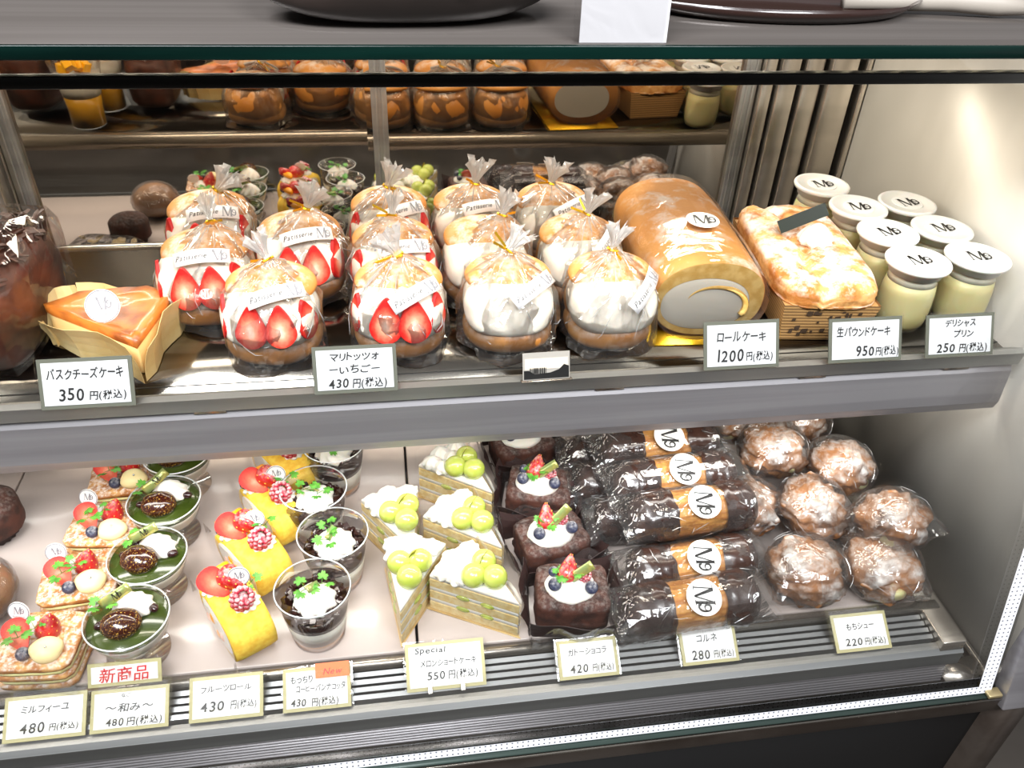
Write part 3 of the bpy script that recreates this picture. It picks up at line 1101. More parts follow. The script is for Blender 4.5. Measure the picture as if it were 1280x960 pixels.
SB, PB = 'strawberry cream buns in cellophane', 'plain cream buns in cellophane'
maritozzo('straw', 'strawberry cream bun in cellophane behind the 430 yen card, its label tape over the middle', -0.120, 0.742, D(-8), 1, tape=(0.35, 0.60, 0.12), tilt=0.4, az=2.6, group=SB)
maritozzo('straw', 'front strawberry cream bun between the other front strawberry bun and the front plain buns', 0.008, 0.742, D(-6), 2, tape=(0.45, 0.50, 0.28), tilt=-0.3, az=0.3, group=SB)
maritozzo('straw', 'leftmost strawberry cream bun, level label tape on its bag, beside the cheesecake', -0.196, 0.822, D(-4), 3, tape=(0.15, 0.62, 0.03), tilt=0.5, az=1.9, neck=(0.01, 0.02), group=SB)
maritozzo('straw', 'strawberry cream bun amid the others, its bag gathered into a wide pale fan', -0.098, 0.862, D(0), 4, tape=(0.25, 0.62, 0.02), tilt=0.25, az=0.0, neck=(0.012, 0.01), group=SB)
maritozzo('straw', 'rearmost strawberry bun on the cheesecake side, white bag tuft standing up', -0.205, 0.925, D(4), 5, tape=(0.2, 0.62, -0.08), tilt=0.5, az=0.0, neck=(0.016, 0.0), group=SB)
maritozzo('straw', 'rearmost strawberry cream bun next to the rear plain buns, gold tie pointing sideways', 0.004, 0.925, D(0), 6, tape=(0.3, 0.55, 0.14), tilt=0.3, az=0.0, neck=(0.0, 0.0), group=SB)
maritozzo('straw', 'strawberry bun half hidden behind the front strawberry bun beside the plain ones', 0.006, 0.835, D(0), 7, tape=(0.2, 0.55, 0.0), tilt=0.3, az=1.2, group=SB)
maritozzo('plain', 'plain cream bun at the front edge behind the small reversed card', 0.122, 0.742, D(-4), 8, tape=(0.55, 0.50, 0.28), tilt=0.5, az=0.5, neck=(0.0, 0.012), group=PB)
maritozzo('plain', 'front plain cream bun touching the long roll cake', 0.232, 0.738, D(-2), 9, tape=(0.62, 0.42, 0.5), tilt=0.2, az=0.5, group=PB)
maritozzo('plain', 'rear plain cream bun beside the strawberry buns, label tape under its gold tie', 0.103, 0.925, D(0), 10, tape=(0.3, 0.6, -0.05), tilt=0.2, az=0.4, neck=(0.004, 0.004), group=PB)
maritozzo('plain', 'plain cream bun of the middle row next to the strawberry bun', 0.108, 0.835, D(2), 11, tape=(0.65, 0.5, 0.45), tilt=0.3, az=0.6, neck=(0.02, 0.004), group=PB)
maritozzo('plain', 'rear plain cream bun by the roll cake, tall tuft and tie over it', 0.205, 0.925, D(0), 12, tape=(0.4, 0.55, 0.2), tilt=0.2, az=0.2, neck=(-0.006, 0.0), group=PB)
maritozzo('plain', 'plain cream bun of the middle row pressed against the roll cake', 0.218, 0.832, D(4), 13, tape=(0.5, 0.55, 0.5), tilt=0.35, az=0.3, neck=(0.006, 0.004), group=PB)

# ------------------------------------------------------------------ long roll cake
t = thing('roll_cake', 'long golden roll cake in cellophane with a round white label on top', 'roll cake', (0.343, 0.832, ZS), D(-3))


def sq_ring(n, a, b, e=2.6):
    out = []
    for i in range(n):
        th = 2 * PI * i / n
        c, s_ = math.cos(th), math.sin(th)
        out.append((a * abs(c) ** (2 / e) * (1 if c >= 0 else -1), b * abs(s_) ** (2 / e) * (1 if s_ >= 0 else -1)))
    return out


def roll_body(L, a, b, m=40, seg=16, seed=1, amp=0.01):
    g = G()
    vs, fs = [], []
    for j in range(seg + 1):
        y = -L / 2 + L * j / seg
        k = 1 - 0.05 * (abs(2 * j / seg - 1) ** 6)
        for x, z in sq_ring(m, a, b, 2.3):
            q = k * (1 + amp * nz((x * 20, y * 14, z * 20), 1, seed))
            vs.append((x * q, y, max(b + z * q, 0.001)))
    for j in range(seg):
        for i in range(m):
            q = (i + 1) % m
            fs.append((j * m + i, (j + 1) * m + i, (j + 1) * m + q, j * m + q))
    fs += [tuple(range(m)), tuple(range((seg + 1) * m - 1, seg * m - 1, -1))]
    g.add(vs, fs)
    return g


RA, RB, RL = 0.064, 0.0475, 0.22
obj('sponge', roll_body(RL, RA, RB), ROLLS, t, loc=(0, 0, 0.003))
g = G()
n = 48
outer = sq_ring(n, RA * 0.93, RB * 0.93, 2.3)
inner = [(x - 0.004, z - 0.003) for x, z in sq_ring(n, RA * 0.76, RB * 0.66, 2.2)]
g.add([(x, -RL / 2 - 0.0008, RB + 0.003 + z) for x, z in outer] + [(x, -RL / 2 - 0.0015, RB + 0.001 + z) for x, z in inner], [(i, (i + 1) % n, (i + 1) % n + n, i + n) for i in range(n)])
obj('sponge_face', g, ROLLI, t)
g = G()
g.add([(x, -RL / 2 - 0.001, RB + 0.001 + z) for x, z in inner] + [(x * 0.8, -RL / 2 - 0.004, RB + 0.001 + z * 0.8) for x, z in inner] + [(0, -RL / 2 - 0.005, RB)],
      [(i, (i + 1) % n, (i + 1) % n + n, i + n) for i in range(n)] + [(i + n, (i + 1) % n + n, 2 * n) for i in range(n)])
obj('cream', g, CREAM, t)
g = G()
pts, rad = [], []
for i in range(26):
    a = D(-30) + i / 25 * D(190)
    q = 1 - 0.45 * i / 25
    pts.append((RA * 0.70 * q * math.cos(a) - 0.002, -RL / 2 - 0.0035, RB + RB * 0.58 * q * math.sin(a)))
    rad.append(0.0042 * (1 - 0.8 * i / 25))
g.tube(pts, rad, 8)
obj('sponge_swirl', g, ROLLI, t)
obj('rear_cream', G().add([(x, RL / 2 + 0.001, RB + 0.003 + z) for x, z in inner], [tuple(range(n - 1, -1, -1))]), CREAM, t)
obj('gold_board', G().box(-0.062, 0.062, -RL / 2 - 0.014, RL / 2 + 0.018, 0.0005, 0.0025), GOLD, t, label='gold cake board under the roll')
obj('wrapper', roll_body(RL + 0.012, RA * 1.04, RB * 1.045, 30, 12, 5, 0.06), clear_mat('roll_wrap', base=0.02, gain=0.6, rough=0.12, bump=0.35, bscale=22, wfac=0.38, haze=0.01), t, smooth=False, loc=(0, 0, 0.002))
M = frame_at((0.006, -0.030, RB * 2 + 0.0105), (0.02, -0.02, 1), (0.0, 1, 0))
round_label(t, M, 0.0185)

# ------------------------------------------------------------------ pound cake
t = thing('pound_cake', 'sugar-dusted pound cake in a printed kraft case with a cream rosette on top', 'cake', (0.480, 0.806, ZS), D(-6))
PW, PL = 0.053, 0.108
g = G()
h = 0.05
bx = [(-PW * .86, -PL * .92), (PW * .86, -PL * .92), (PW * .86, PL * .92), (-PW * .86, PL * .92)]
tx = [(-PW, -PL), (PW, -PL), (PW, PL), (-PW, PL)]
g.add([(x, y, 0.001) for x, y in bx] + [(x, y, h) for x, y in tx], [(3, 2, 1, 0)] + [(i, (i + 1) % 4, (i + 1) % 4 + 4, i + 4) for i in range(4)])
pc = obj('paper_case', g, KRAFT, t, smooth=False, label='brown corrugated paper case with dark print')
g = G()
for k in range(11):
    z = 0.004 + k * 0.0042
    f = 0.86 + 0.14 * z / h
    f2 = 0.92 + 0.08 * z / h
    x, y = PW * f + 0.0004, PL * f2 + 0.0004
    g.box(-x, x, -y, y, z, z + 0.0018)
obj('corrugation', g, mat('kraft_ridge', 'ad8450', 0.7), t, smooth=False)
g = G()
rr = random.Random(5)
for k in range(26):
    u = rr.uniform(-0.85, 0.85)
    z = rr.uniform(0.008, 0.042)
    w_, hh = rr.uniform(0.003, 0.009), rr.uniform(0.002, 0.006)
    f2 = 0.92 + 0.08 * z / h
    y = -PL * f2 - 0.0012
    g.add([(u * PW * .85 + a * w_, y - 0.0001, z + b * hh) for a, b in ((-.5, -.5), (.4, -.6), (.5, .5), (-.3, .4))], [(0, 1, 2, 3)])
obj('printed_pattern', g, mat('brown_print', '3c2a1a', 0.7), t, smooth=False)
g = G()


def topf(p, u):
    k = 1 + 0.05 * nz(u, 3, 2) + 0.06 * nz(u, 9, 4) + 0.03 * nz(u, 22, 6)
    z = u[2] * 0.026 * k
    crack = math.exp(-((u[0] + 0.25 + 0.1 * math.sin(u[1] * 9)) / 0.10) ** 2) * 0.007 * (u[2] > 0)
    return (p[0] * (1 + 0.02 * nz(u, 8)), p[1] * (1 + 0.02 * nz(u, 8)), 0.050 + (z if u[2] > 0 else z * 0.2) - crack)


g.ball((0, 0, 0), (PW * 1.09, PL * 1.03, 0.03), 56, 40, topf, e=0.42)
obj('cake', g, mat('pound_crust', 'dfa864', 0.8, col2='b06c2a', nscale=45, bump=0.9, bscale=120, bdist=0.002, sugar=0.85, sugar_scale=38, sugar_lo=0.43), t)
swirl(t, (0.008, -0.006, 0.074), 0.0205, 0.024, 9, 0.5)
swirl(t, (0.010, -0.052, 0.071), 0.009, 0.012, 7, 0.3, name='cream_dot')
o = obj('plaque', G().box(-0.028, 0.028, -0.001, 0.001, -0.0075, 0.0075), BLACKCH, t, loc=(-0.008, 0.006, 0.098), rot=(-0.5, -0.42, 0.05), smooth=False, label='dark green chocolate plaque stuck in the cream')

# ------------------------------------------------------------------ pudding jars
JARS = [(0.578, 0.735, 'pudding jar at the front edge behind the pound cake price card'),
        (0.655, 0.739, 'front pudding jar nearest the steel end wall'),
        (0.580, 0.805, 'pudding jar second from the front in the inner column'),
        (0.652, 0.810, 'middle pudding jar of the column along the end wall'),
        (0.578, 0.874, 'third pudding jar from the front in the inner column'),
        (0.648, 0.882, 'rear pudding jar of the column along the end wall'),
        (0.563, 0.944, 'rearmost pudding jar, beside the mirrored door posts')]
for k, (x, y, lab) in enumerate(JARS):
    t = thing('pudding_jar', lab, 'jar', (x if k not in (1,) else 0.6525, y, ZS), 0, 'pudding jars on the upper shelf')
    prof = [(0.020, 0.0008), (0.025, 0.002), (0.0285, 0.010), (0.030, 0.025), (0.0295, 0.045), (0.0275, 0.058), (0.0258, 0.064), (0.0255, 0.072), (0.027, 0.077)]
    obj('glass', G().lathe(prof, 36, cap1=False), CUPM, t)
    obj('pudding', G().lathe([(r * 0.965, z + 0.0006) for r, z in prof[:6]], 32), CUSTARD, t)
    obj('neck', G().lathe([(0.0266, 0.0585), (0.0256, 0.064), (0.0252, 0.0715), (0.0263, 0.0755)], 32), mat('milky_neck', 'f8f0d8', 0.3, sss=0.2), t)
    lid = obj('lid', G().lathe([(0.0285, 0.068), (0.0292, 0.0755), (0.034, 0.0765), (0.0352, 0.079), (0.0352, 0.0808), (0.0343, 0.0822), (0.031, 0.0822), (0.030, 0.0808), (0.0005, 0.0808)], 48), FROST, t)
    round_label(lid, frame_at((0, 0, 0.0815), (0, 0, 1), (0.12 * math.sin(k * 2.1) - .05, 1, 0)), 0.0185)

# ------------------------------------------------------------------ basque cheesecake
t = thing('cheesecake_slice', 'burnt cheesecake slice in parchment with an oval shop tag, behind the 350 yen card', 'cheesecake', (-0.290, 0.760, ZS), D(0))
poly = [(0.045, -0.058), (0.062, 0.030), (0.036, 0.046), (-0.030, 0.040), (-0.058, 0.018), (-0.05, 0.010)]
Mw = Matrix.Identity(4)
obj('cheesecake', G().prism(poly, 0.004, 0.040), CHEESE, t, bev=0.003)
g = G()
ctr = Vector((0.01, 0.01))
po = [Vector(p) for p in poly]
N_ = 12
ring = []
for i in range(len(po)):
    a, b = po[i], po[(i + 1) % len(po)]
    for q in range(6):
        ring.append(a.lerp(b, q / 6))
vs = []
for s_ in (1.01, 0.75, 0.5, 0.25):
    for p in ring:
        q = ctr + (p - ctr) * s_
        vs.append((q.x, q.y, 0.042 + 0.004 * (1 if s_ > 0.9 else 0) + 0.003 * nz((q.x * 60, q.y * 60, 0))))
m_ = len(ring)
fs = [(j * m_ + i, j * m_ + (i + 1) % m_, (j + 1) * m_ + (i + 1) % m_, (j + 1) * m_ + i) for j in range(3) for i in range(m_)]
vs.append((ctr.x, ctr.y, 0.042))
fs += [(3 * m_ + i, 3 * m_ + (i + 1) % m_, 4 * m_) for i in range(m_)]
vs += [(p.x * 1.01, p.y * 1.01, 0.036) for p in ring]
fs += [(4 * m_ + 1 + i, 4 * m_ + 1 + (i + 1) % m_, (i + 1) % m_, i) for i in range(m_)]
obj('burnt_top', G().add(vs, fs), BURNT, t)
g = G()
for i in range(len(po)):
    a, b = po[i], po[(i + 1) % len(po)]
    d = (b - a)
    nn = Vector((d.y, -d.x)).normalized()

    def pf(u, v, a=a, d=d, nn=nn, i=i):
        o_ = 0.004 + 0.010 * v ** 2 + 0.003 * math.sin(u * 9 + i)
        p = a - d * 0.06 + d * u * 1.12 + nn * o_
        return (p.x, p.y, 0.001 + v * (0.040 + 0.010 * math.sin(i * 2.3 + u * 3)))
    g.grid(pf, 6, 4)
obj('parchment', g, PARCH, t, smooth=False, solid=0.0004)
round_label(t, frame_at((0.008, -0.012, 0.058), (0.05, -0.9, 0.55)), 0.0165, small=True, name='shop_tag')
g = G()
g.box(-0.0012, 0.0012, 0, 0.0008, -0.03, -0.017)
o = obj('tag_pick', g, mat('clear_pick', 'dcdcd8', 0.3), t, smooth=False)
o.matrix_local = frame_at((0.008, -0.010, 0.058), (0.05, -0.9, 0.55))

# ------------------------------------------------------------------ chocolate loaves at the end of the upper shelf
PKG = mat('loaf_crust', '5c2c18', 0.55, col2='2c120b', nscale=22, bump=0.4, bscale=60)


def choc_loaf(x, y, lab, seed, z=ZS, rz=0.0, hh=0.105, curls=True):
    t = thing('chocolate_loaf', lab, 'cake', (x, y, z), rz, 'chocolate loaves on the upper shelf')
    g = G()

    def fn(p, u):
        k = 1 + 0.05 * nz(u, 2.5, seed)
        return (p[0] * k, p[1] * k, max(0.001, p[2] * k))
    g.ball((0, 0, hh * 0.47), (0.040, 0.085, hh * 0.48), 36, 24, fn, e=0.5)
    obj('cake', g, PKG, t)
    g = G()
    r = random.Random(seed)
    if curls:
        for k in range(150):
            a, b = r.uniform(-0.034, 0.034), r.uniform(-0.078, 0.078)
            c = Vector((a, b, hh * (0.93 - 1.0 * (abs(a) / 0.034) ** 4 * 0.1) + r.uniform(0.0, 0.010)))
            L = r.uniform(0.006, 0.014)
            aa, w_ = r.uniform(0, 2 * PI), r.uniform(0.0012, 0.0028)
            Mx = Matrix.Translation(c) @ Matrix.Rotation(aa, 4, 'Z') @ Matrix.Rotation(r.uniform(-.5, .5), 4, 'Y') @ Matrix.Rotation(r.uniform(-1, 1), 4, 'X')
            g.add([(-L, -w_, 0), (0, -w_ * 1.2, w_), (L, -w_, 0.0), (L, w_, -0.0004), (0, w_ * 1.2, w_ * 1.2), (-L, w_, -.0006)], [(0, 1, 4, 5), (1, 2, 3, 4)], Mx)
        o = obj('chocolate_curls', g, mat('chocolate_curl', '3a221b', 0.5, col2='55352a', nscale=60), t, smooth=False, solid=0.0006)
        o['kind'] = 'stuff'
    g = G()
    g.ball((0, 0, hh * 0.56), (0.046, 0.095, hh * 0.60), 22, 14, lambda p, u: (p[0] * (1 + 0.07 * nz(u, 3, seed + 1)), p[1] * (1 + 0.06 * nz(u, 3, seed + 2)), max(0.0006, p[2])), e=0.4)
    obj('wrapper', g, FILM, t, smooth=False)
    return t


choc_loaf(-0.390, 0.790, 'tall chocolate loaf topped with chocolate curls beside the cheesecake slice', 3, rz=D(-4), hh=0.105)
choc_loaf(-0.375, 0.735 - 0.0, 'low brown paper-wrapped loaf at the shelf edge under the curls', 9, z=ZS, rz=D(2), hh=0.07, curls=False) if False else None
choc_loaf(-0.580, 0.800, 'chocolate loaf seen mainly in the mirrored door behind the curl-topped one', 5, rz=D(2), hh=0.12)

# mango drinks standing further along, seen in the mirrored door
for k, (x, y, lab) in enumerate(((-0.475, 0.93, 'yellow and white layered mango drink reflected in the rear door, the nearer glass'), (-0.462, 0.845, 'layered mango drink reflected in the rear door, half behind the other glass'))):
    t = thing('mango_drink', lab, 'drink', (x, y, ZS), 0, 'mango drinks on the upper shelf')
    pr = [(0.026, 0.001), (0.027, 0.004), (0.0275, 0.03), (0.031, 0.06), (0.036, 0.085), (0.040, 0.105)]
    obj('glass', G().lathe(pr, 32, cap1=False), CUPM, t)
    obj('mango_layer', G().lathe([(0.0255, 0.003), (0.0262, 0.03), (0.0285, 0.05)], 32), MANGOD, t)
    obj('cream_layer', G().lathe([(0.0286, 0.0505), (0.0305, 0.06), (0.034, 0.082)], 32), MILK, t)
    g = G()
    r = random.Random(k)
    for q in range(14):
        a = r.uniform(0, 2 * PI)
        rr_ = r.uniform(0, 0.022)
        g.box(-.007, .007, -.007, .007, -.006, .006, Matrix.Translation((rr_ * math.cos(a), rr_ * math.sin(a), 0.09 + r.uniform(0, .012))) @ Euler((r.random() * 3, r.random() * 3, 0)).to_matrix().to_4x4())
    o = obj('mango_cubes', g, MANGOD, t, smooth=False, bev=0.001)
    o['kind'] = 'stuff'

# flat glazed tart reflected between loaf and buns is the cheesecake's own back.

# ================================================================== LOWER DECK
def mille(x, y, lab, seed, rz=0.0):
    t = thing('mille_feuille', lab, 'pastry', (x, y, ZT), rz, 'strawberry mille-feuilles')
    r = random.Random(seed)
    W_, L_ = 0.041, 0.0365
    z = 0.001
    for k in range(3):
        g = G()
        h = 0.0085

        def fn(p, u, k=k):
            return (p[0] * (1 + 0.03 * nz(u, 6, seed + k)), p[1] * (1 + 0.03 * nz(u, 6, seed + k + 5)), p[2] + 0.0008 * nz(u, 9, k))
        g.ball((0, 0, z + h / 2), (W_, L_, h / 2), 36, 10, fn, e=0.3)
        obj('pastry_layer', g, PUFF, t)
        z += h
        if k < 2:
            obj('cream_layer', G().ball((0, 0, z + 0.003), (W_ * 0.96, L_ * 0.96, 0.0036), 28, 8, lambda p, u: (p[0] * (1 + 0.03 * nz(u, 5, seed)), p[1], p[2]), e=0.35), CUSTARD, t)
            z += 0.006
    zt = z
    obj('film', G().grid(lambda u, v: ((u - 0.5) * 0.10, -0.046 - 0.004 * math.cos(u * PI) ** 2 + 0.002 * math.sin(u * 17) * v, 0.001 + v * (0.030 + 0.008 * math.sin(u * PI))), 14, 3), FILM, t, smooth=False)
    # toppings
    strawberry(t, Matrix.Translation((-0.016, -0.004, zt + 0.012)) @ Euler((D(-52), D(-12), D(28))).to_matrix().to_4x4(), 1.25, half=True)
    strawberry(t, Matrix.Translation((0.010, 0.008, zt + 0.012)) @ Euler((D(168 + r.uniform(-10, 10)), D(14), D(-30))).to_matrix().to_4x4(), 1.18, half=False)
    blueberry(t, (-0.006, -0.022, zt + 0.006), 0.0072)
    swirl(t, (-0.012, 0.012, zt), 0.014, 0.012, 8, 0.3, name='cream')
    g = G()
    g.ball((0, 0, 0), (0.0160, 0.0140, 0.009), 24, 14, lambda p, u: (p[0] * (1 + 0.08 * math.cos(3 * math.atan2(u[1], u[0]) + seed)), p[1], p[2]))
    wc = obj('white_chocolate', g, WHITECH, t, loc=(0.016, -0.019, zt + 0.007), rot=(0.35, 0.1, 0.3))
    obj('silver_bead', G().ball((0.0005, 0.0, 0.0085), 0.0015, 10, 8), SILVER, wc)
    leaf_sprig(t, (-0.012, -0.010, zt + 0.017), 1.05, seed, 3)
    leaf_sprig(t, (0.001, 0.0, zt + 0.018), 0.85, seed + 9, 3)
    pick_tag(t, (-0.022, 0.020, zt + 0.020), 0.0115, D(-6))
    return t


MF = [(-0.382, 0.592, 'front mille-feuille above the 480 yen card, topped with strawberries and ivory chocolate', 11, -4),
      (-0.364, 0.676, 'second mille-feuille from the front, blueberry by a smooth ivory chocolate', 12, 6),
      (-0.355, 0.757, 'third mille-feuille from the front, tag standing behind its cut strawberry', 13, -6),
      (-0.352, 0.841, 'mille-feuille half under the shelf valance, beside the farthest green glass', 14, 4),
      (-0.352, 0.925, 'rearmost mille-feuille hidden under the shelf', 15, 0)]
for a in MF[:4]:
    mille(a[0], a[1], a[2], a[3], D(a[4]))


def green_glass(x, y, lab, seed, rz=0.0):
    t = thing('green_tea_dessert', lab, 'dessert glass', (x, y, ZT), rz, 'green tea desserts in glasses')
    pr = [(0.032, 0.001), (0.033, 0.0025), (0.010, 0.005), (0.0065, 0.010), (0.010, 0.015), (0.025, 0.022), (0.036, 0.034), (0.0405, 0.050), (0.0425, 0.060)]
    obj('glass', G().lathe(pr, 48, cap1=False), CUPM, t)
    obj('rim', G().lathe([(0.0418, 0.0595), (0.0432, 0.0605), (0.0418, 0.0612)], 48, cap0=False, cap1=False), FROST, t)
    obj('milk_pudding', G().lathe([(0.006, 0.0165), (0.022, 0.0235), (0.034, 0.035), (0.0392, 0.0475), (0.0404, 0.0522)], 48), MILK, t)
    obj('green_jelly', G().lathe([(0.0405, 0.0524), (0.0411, 0.0540), (0.0404, 0.0552), (0.001, 0.0550)], 48), MATCHA, t)
    z = 0.055
    swirl(t, (0.006, 0.013, z - 0.001), 0.018, 0.024, 9, 0.5, sx=1.2, name='cream_swirl')
    r = random.Random(seed)
    g = G()

    def fn(p, u):
        k = 1 + 0.05 * nz(u, 2.5, seed)
        return (p[0] * k, p[1] * k, p[2] * k)
    g.ball((0, 0, 0), (0.0205, 0.0180, 0.0140), 28, 18, fn)
    obj('chestnut', g, FIGD, t, loc=(-0.004, -0.010, z + 0.008), label='dark glazed chestnut dusted with gold')
    for (bx_, by_) in ((-0.026, -0.002), (0.026, 0.006), (0.010, 0.027) if seed % 2 else (-0.020, 0.016)):
        obj('bean', G().ball((0, 0, 0), (0.0062, 0.0048, 0.0042), 14, 10), BEAN, t, loc=(bx_, by_, z + 0.003), rot=(0, 0, r.uniform(0, 3)))
    sh = obj('gold_sheet', G().grid(lambda u, v: ((u - .5) * 0.034, (v - .5) * 0.011, 0.0015 * math.sin(u * 5)), 8, 2), SHEET, t, loc=(-0.008, 0.016, z + 0.022), rot=(0.9, -0.45, 0.15 + 0.2 * (seed % 3)), solid=0.0004)
    l = G()
    logo_geo(l, 0.002, 0, 0.008, y=0)
    lo = obj('lettering', G().add([(v[0], v[2], 0.0022) for v in l.v], l.f), INK, sh, smooth=False)
    leaf_sprig(t, (-0.022, 0.014, z + 0.012), 1.0, seed, 3)
    return t


GG = [(-0.291, 0.593, 'front glass of green tea jelly above the red and black cards, gold-dusted chestnut', 21, 10),
      (-0.287, 0.678, 'second glass of green tea jelly, gold leaf sheet standing behind the chestnut', 22, -12),
      (-0.285, 0.765, 'third glass of green tea jelly, two dark beans beside the cream', 23, 4),
      (-0.284, 0.852, 'farthest glass of green tea jelly, half cut off by the valance', 24, -4)]
for a in GG:
    green_glass(a[0], a[1], a[2], a[3], D(a[4]))


def fruit_roll(x, y, lab, seed, rz):
    t = thing('fruit_roll', lab, 'cake slice', (x, y, ZT), rz, 'fruit roll slices')
    # slice of a roll: axis along X, thickness .05, seen from above as a yellow arch
    Wd, a, b = 0.023, 0.050, 0.0300
    m = 40
    g = G()
    vs, fs = [], []
    ring = sq_ring(m, a, b, 2.5)
    for j in range(7):
        xx = -Wd + 2 * Wd * j / 6
        k = 1 - (0.03 if j in (0, 6) else 0)
        for yy, zz in ring:
            q = k * (1 + 0.012 * nz((xx * 50, yy * 50, zz * 50), 1, seed))
            vs.append((xx, yy * q, max(0.0015, b + zz * q)))
    for j in range(6):
        for i in range(m):
            q = (i + 1) % m
            fs.append((j * m + i, j * m + q, (j + 1) * m + q, (j + 1) * m + i))
    fs += [tuple(range(m - 1, -1, -1)), tuple(range(6 * m, 7 * m))]
    g.add(vs, fs)
    obj('sponge', g, SPONGE, t)
    for sx in (-1, 1):
        g = G()
        rin = sq_ring(m, a * 0.78, b * 0.72, 2.4)
        g.add([(sx * (Wd + 0.0006), yy, b + zz) for yy, zz in rin] + [(sx * (Wd + 0.002), yy * .8, b + zz * .8) for yy, zz in rin] + [(sx * (Wd + 0.0022), 0, b)], [(i, (i + 1) % m, (i + 1) % m + m, i + m) for i in range(m)] + [(i + m, (i + 1) % m + m, 2 * m) for i in range(m)])
        obj('cream_face', g, CREAMW, t)
        r = random.Random(seed + sx)
        for (yy, zz, mm) in ((-0.018, 0.030, CUT), (0.006, 0.036, MANGO), (0.02, 0.024, CUT), (-0.004, 0.020, MANGO)):
            o = obj('fruit_piece', G().ball((0, 0, 0), (0.0022, 0.0075, 0.0055), 12, 8), mm, t, loc=(sx * (Wd + 0.0015), yy, zz), rot=(r.uniform(0, 3), 0, 0))
    obj('film', G().grid(lambda u, v: (-Wd - 0.0035 - 0.001 * math.sin(u * 20), -0.055 + u * 0.115, 0.001 + v * (0.052 + 0.006 * math.sin(u * 7 + seed))), 14, 3), FILM, t, smooth=False)
    # toppings from rear to front
    z = 2 * b
    swirl(t, (-0.004, 0.024, z - 0.006), 0.019, 0.014, 10, 0.3, sx=1.1, name='cream')
    strawberry(t, Matrix.Translation((-0.011, 0.018, z + 0.011)) @ Euler((D(-50), D(-18), D(15))).to_matrix().to_4x4(), 1.35, half=True)
    strawberry(t, Matrix.Translation((0.007, 0.012, z + 0.011)) @ Euler((D(-68), D(26), D(35))).to_matrix().to_4x4(), 1.25)
    obj('orange_segment', G().ball((0, 0, 0), (0.013, 0.006, 0.007), 18, 10, lambda p, u: (p[0], p[1] + 0.004 * u[0] ** 2, p[2])), MANGO, t, loc=(0.001, 0.033, z + 0.010), rot=(0, 0, 0.2))
    blueberry(t, (-0.020, 0.028, z + 0.006), 0.0066)
    swirl(t, (0.008, -0.013, z - 0.003), 0.0155, 0.012, 10, 0.5, name='cream_swirl')
    raspberry(t, (0.004, -0.017, z + 0.011), 1.25, (0.5, 0.2, 0))
    leaf_sprig(t, (0.018, -0.004, z + 0.012), 1.0, seed + 3, 3)
    pick_tag(t, (0.011, 0.004, z + 0.021), 0.0115, D(4) - rz, -0.3)
    return t


FRL = [(-0.185, 0.607, 'front slice of yellow fruit roll above the 430 yen card, raspberry on cream', 31, 30),
       (-0.176, 0.690, 'second slice of yellow fruit roll, its raspberry heavily sugared', 32, 36),
       (-0.158, 0.764, 'third slice of yellow fruit roll from the front', 33, 34),
       (-0.152, 0.845, 'fruit roll slice cut off by the valance, beside the rear coffee cups', 34, 34)]
for a in FRL:
    fruit_roll(a[0], a[1], a[2], a[3], D(a[4]))


def coffee_cup(x, y, lab, seed, rz=0.0):
    t = thing('coffee_panna_cotta', lab, 'dessert cup', (x, y, ZT), rz, 'coffee panna cotta cups')
    Hc = 0.077
    r0, r1 = 0.0285, 0.040

    def R_(z):
        return r0 + (r1 - r0) * z / Hc
    obj('cup', G().lathe([(r0 * 0.9, 0.001), (r0, 0.0015), (R_(0.03), 0.03), (R_(0.06), 0.06), (r1, Hc - 0.002), (r1 + 0.001, Hc - 0.001), (r1 + 0.001, Hc), (r1 - 0.0005, Hc)], 48, cap1=False), CUPM, t)
    obj('rim', G().lathe([(r1 - 0.0006, Hc - 0.0006), (r1 + 0.0008, Hc), (r1 - 0.0006, Hc + 0.0006)], 48, cap0=False, cap1=False), FROST, t)
    obj('base_layer', G().lathe([(r0 * 0.95, 0.002), (R_(0.013) * 0.97, 0.013)], 40), BASECH, t)
    obj('milk_layer', G().lathe([(R_(0.0132) * 0.985, 0.0132), (R_(0.038) * 0.985, 0.038)], 40), MILK, t)
    obj('jelly_layer', G().lathe([(R_(0.0382) * 0.985, 0.0382), (R_(0.051) * 0.985, 0.051), (0.001, 0.052)], 40), JELLY, t)
    g = G()
    r = random.Random(seed)
    for k in range(110):
        a, q = r.uniform(0, 2 * PI), 0.036 * math.sqrt(r.random())
        s_ = r.uniform(0.0018, 0.0036)
        g.box(-s_, s_, -s_, s_, -s_, s_, Matrix.Translation((q * math.cos(a) * .93, q * math.sin(a) * .93, 0.052 + r.uniform(0, 0.004))) @ Euler((r.random() * 3, r.random() * 3, r.random() * 3)).to_matrix().to_4x4())
    o = obj('jelly_cubes', g, JELLY, t, smooth=False, bev=0.0006)
    o['kind'] = 'stuff'
    swirl(t, (0.001, -0.001, 0.053), 0.0240, 0.022, 8, 0.75)
    leaf_sprig(t, (-0.008, 0.0, 0.073), 1.1, seed, 3)
    leaf_sprig(t, (0.008, 0.008, 0.074), 0.95, seed + 4, 3)
    obj('gold_sheet', G().grid(lambda u, v: ((u - .5) * 0.018, (v - .5) * 0.008, 0.001 * math.sin(u * 5)), 6, 2), SHEET, t, loc=(0.0, 0.002, 0.076), rot=(0.6, 0.3 * (seed % 3 - 1), 0.5 * (seed % 3)), solid=0.0004)
    return t


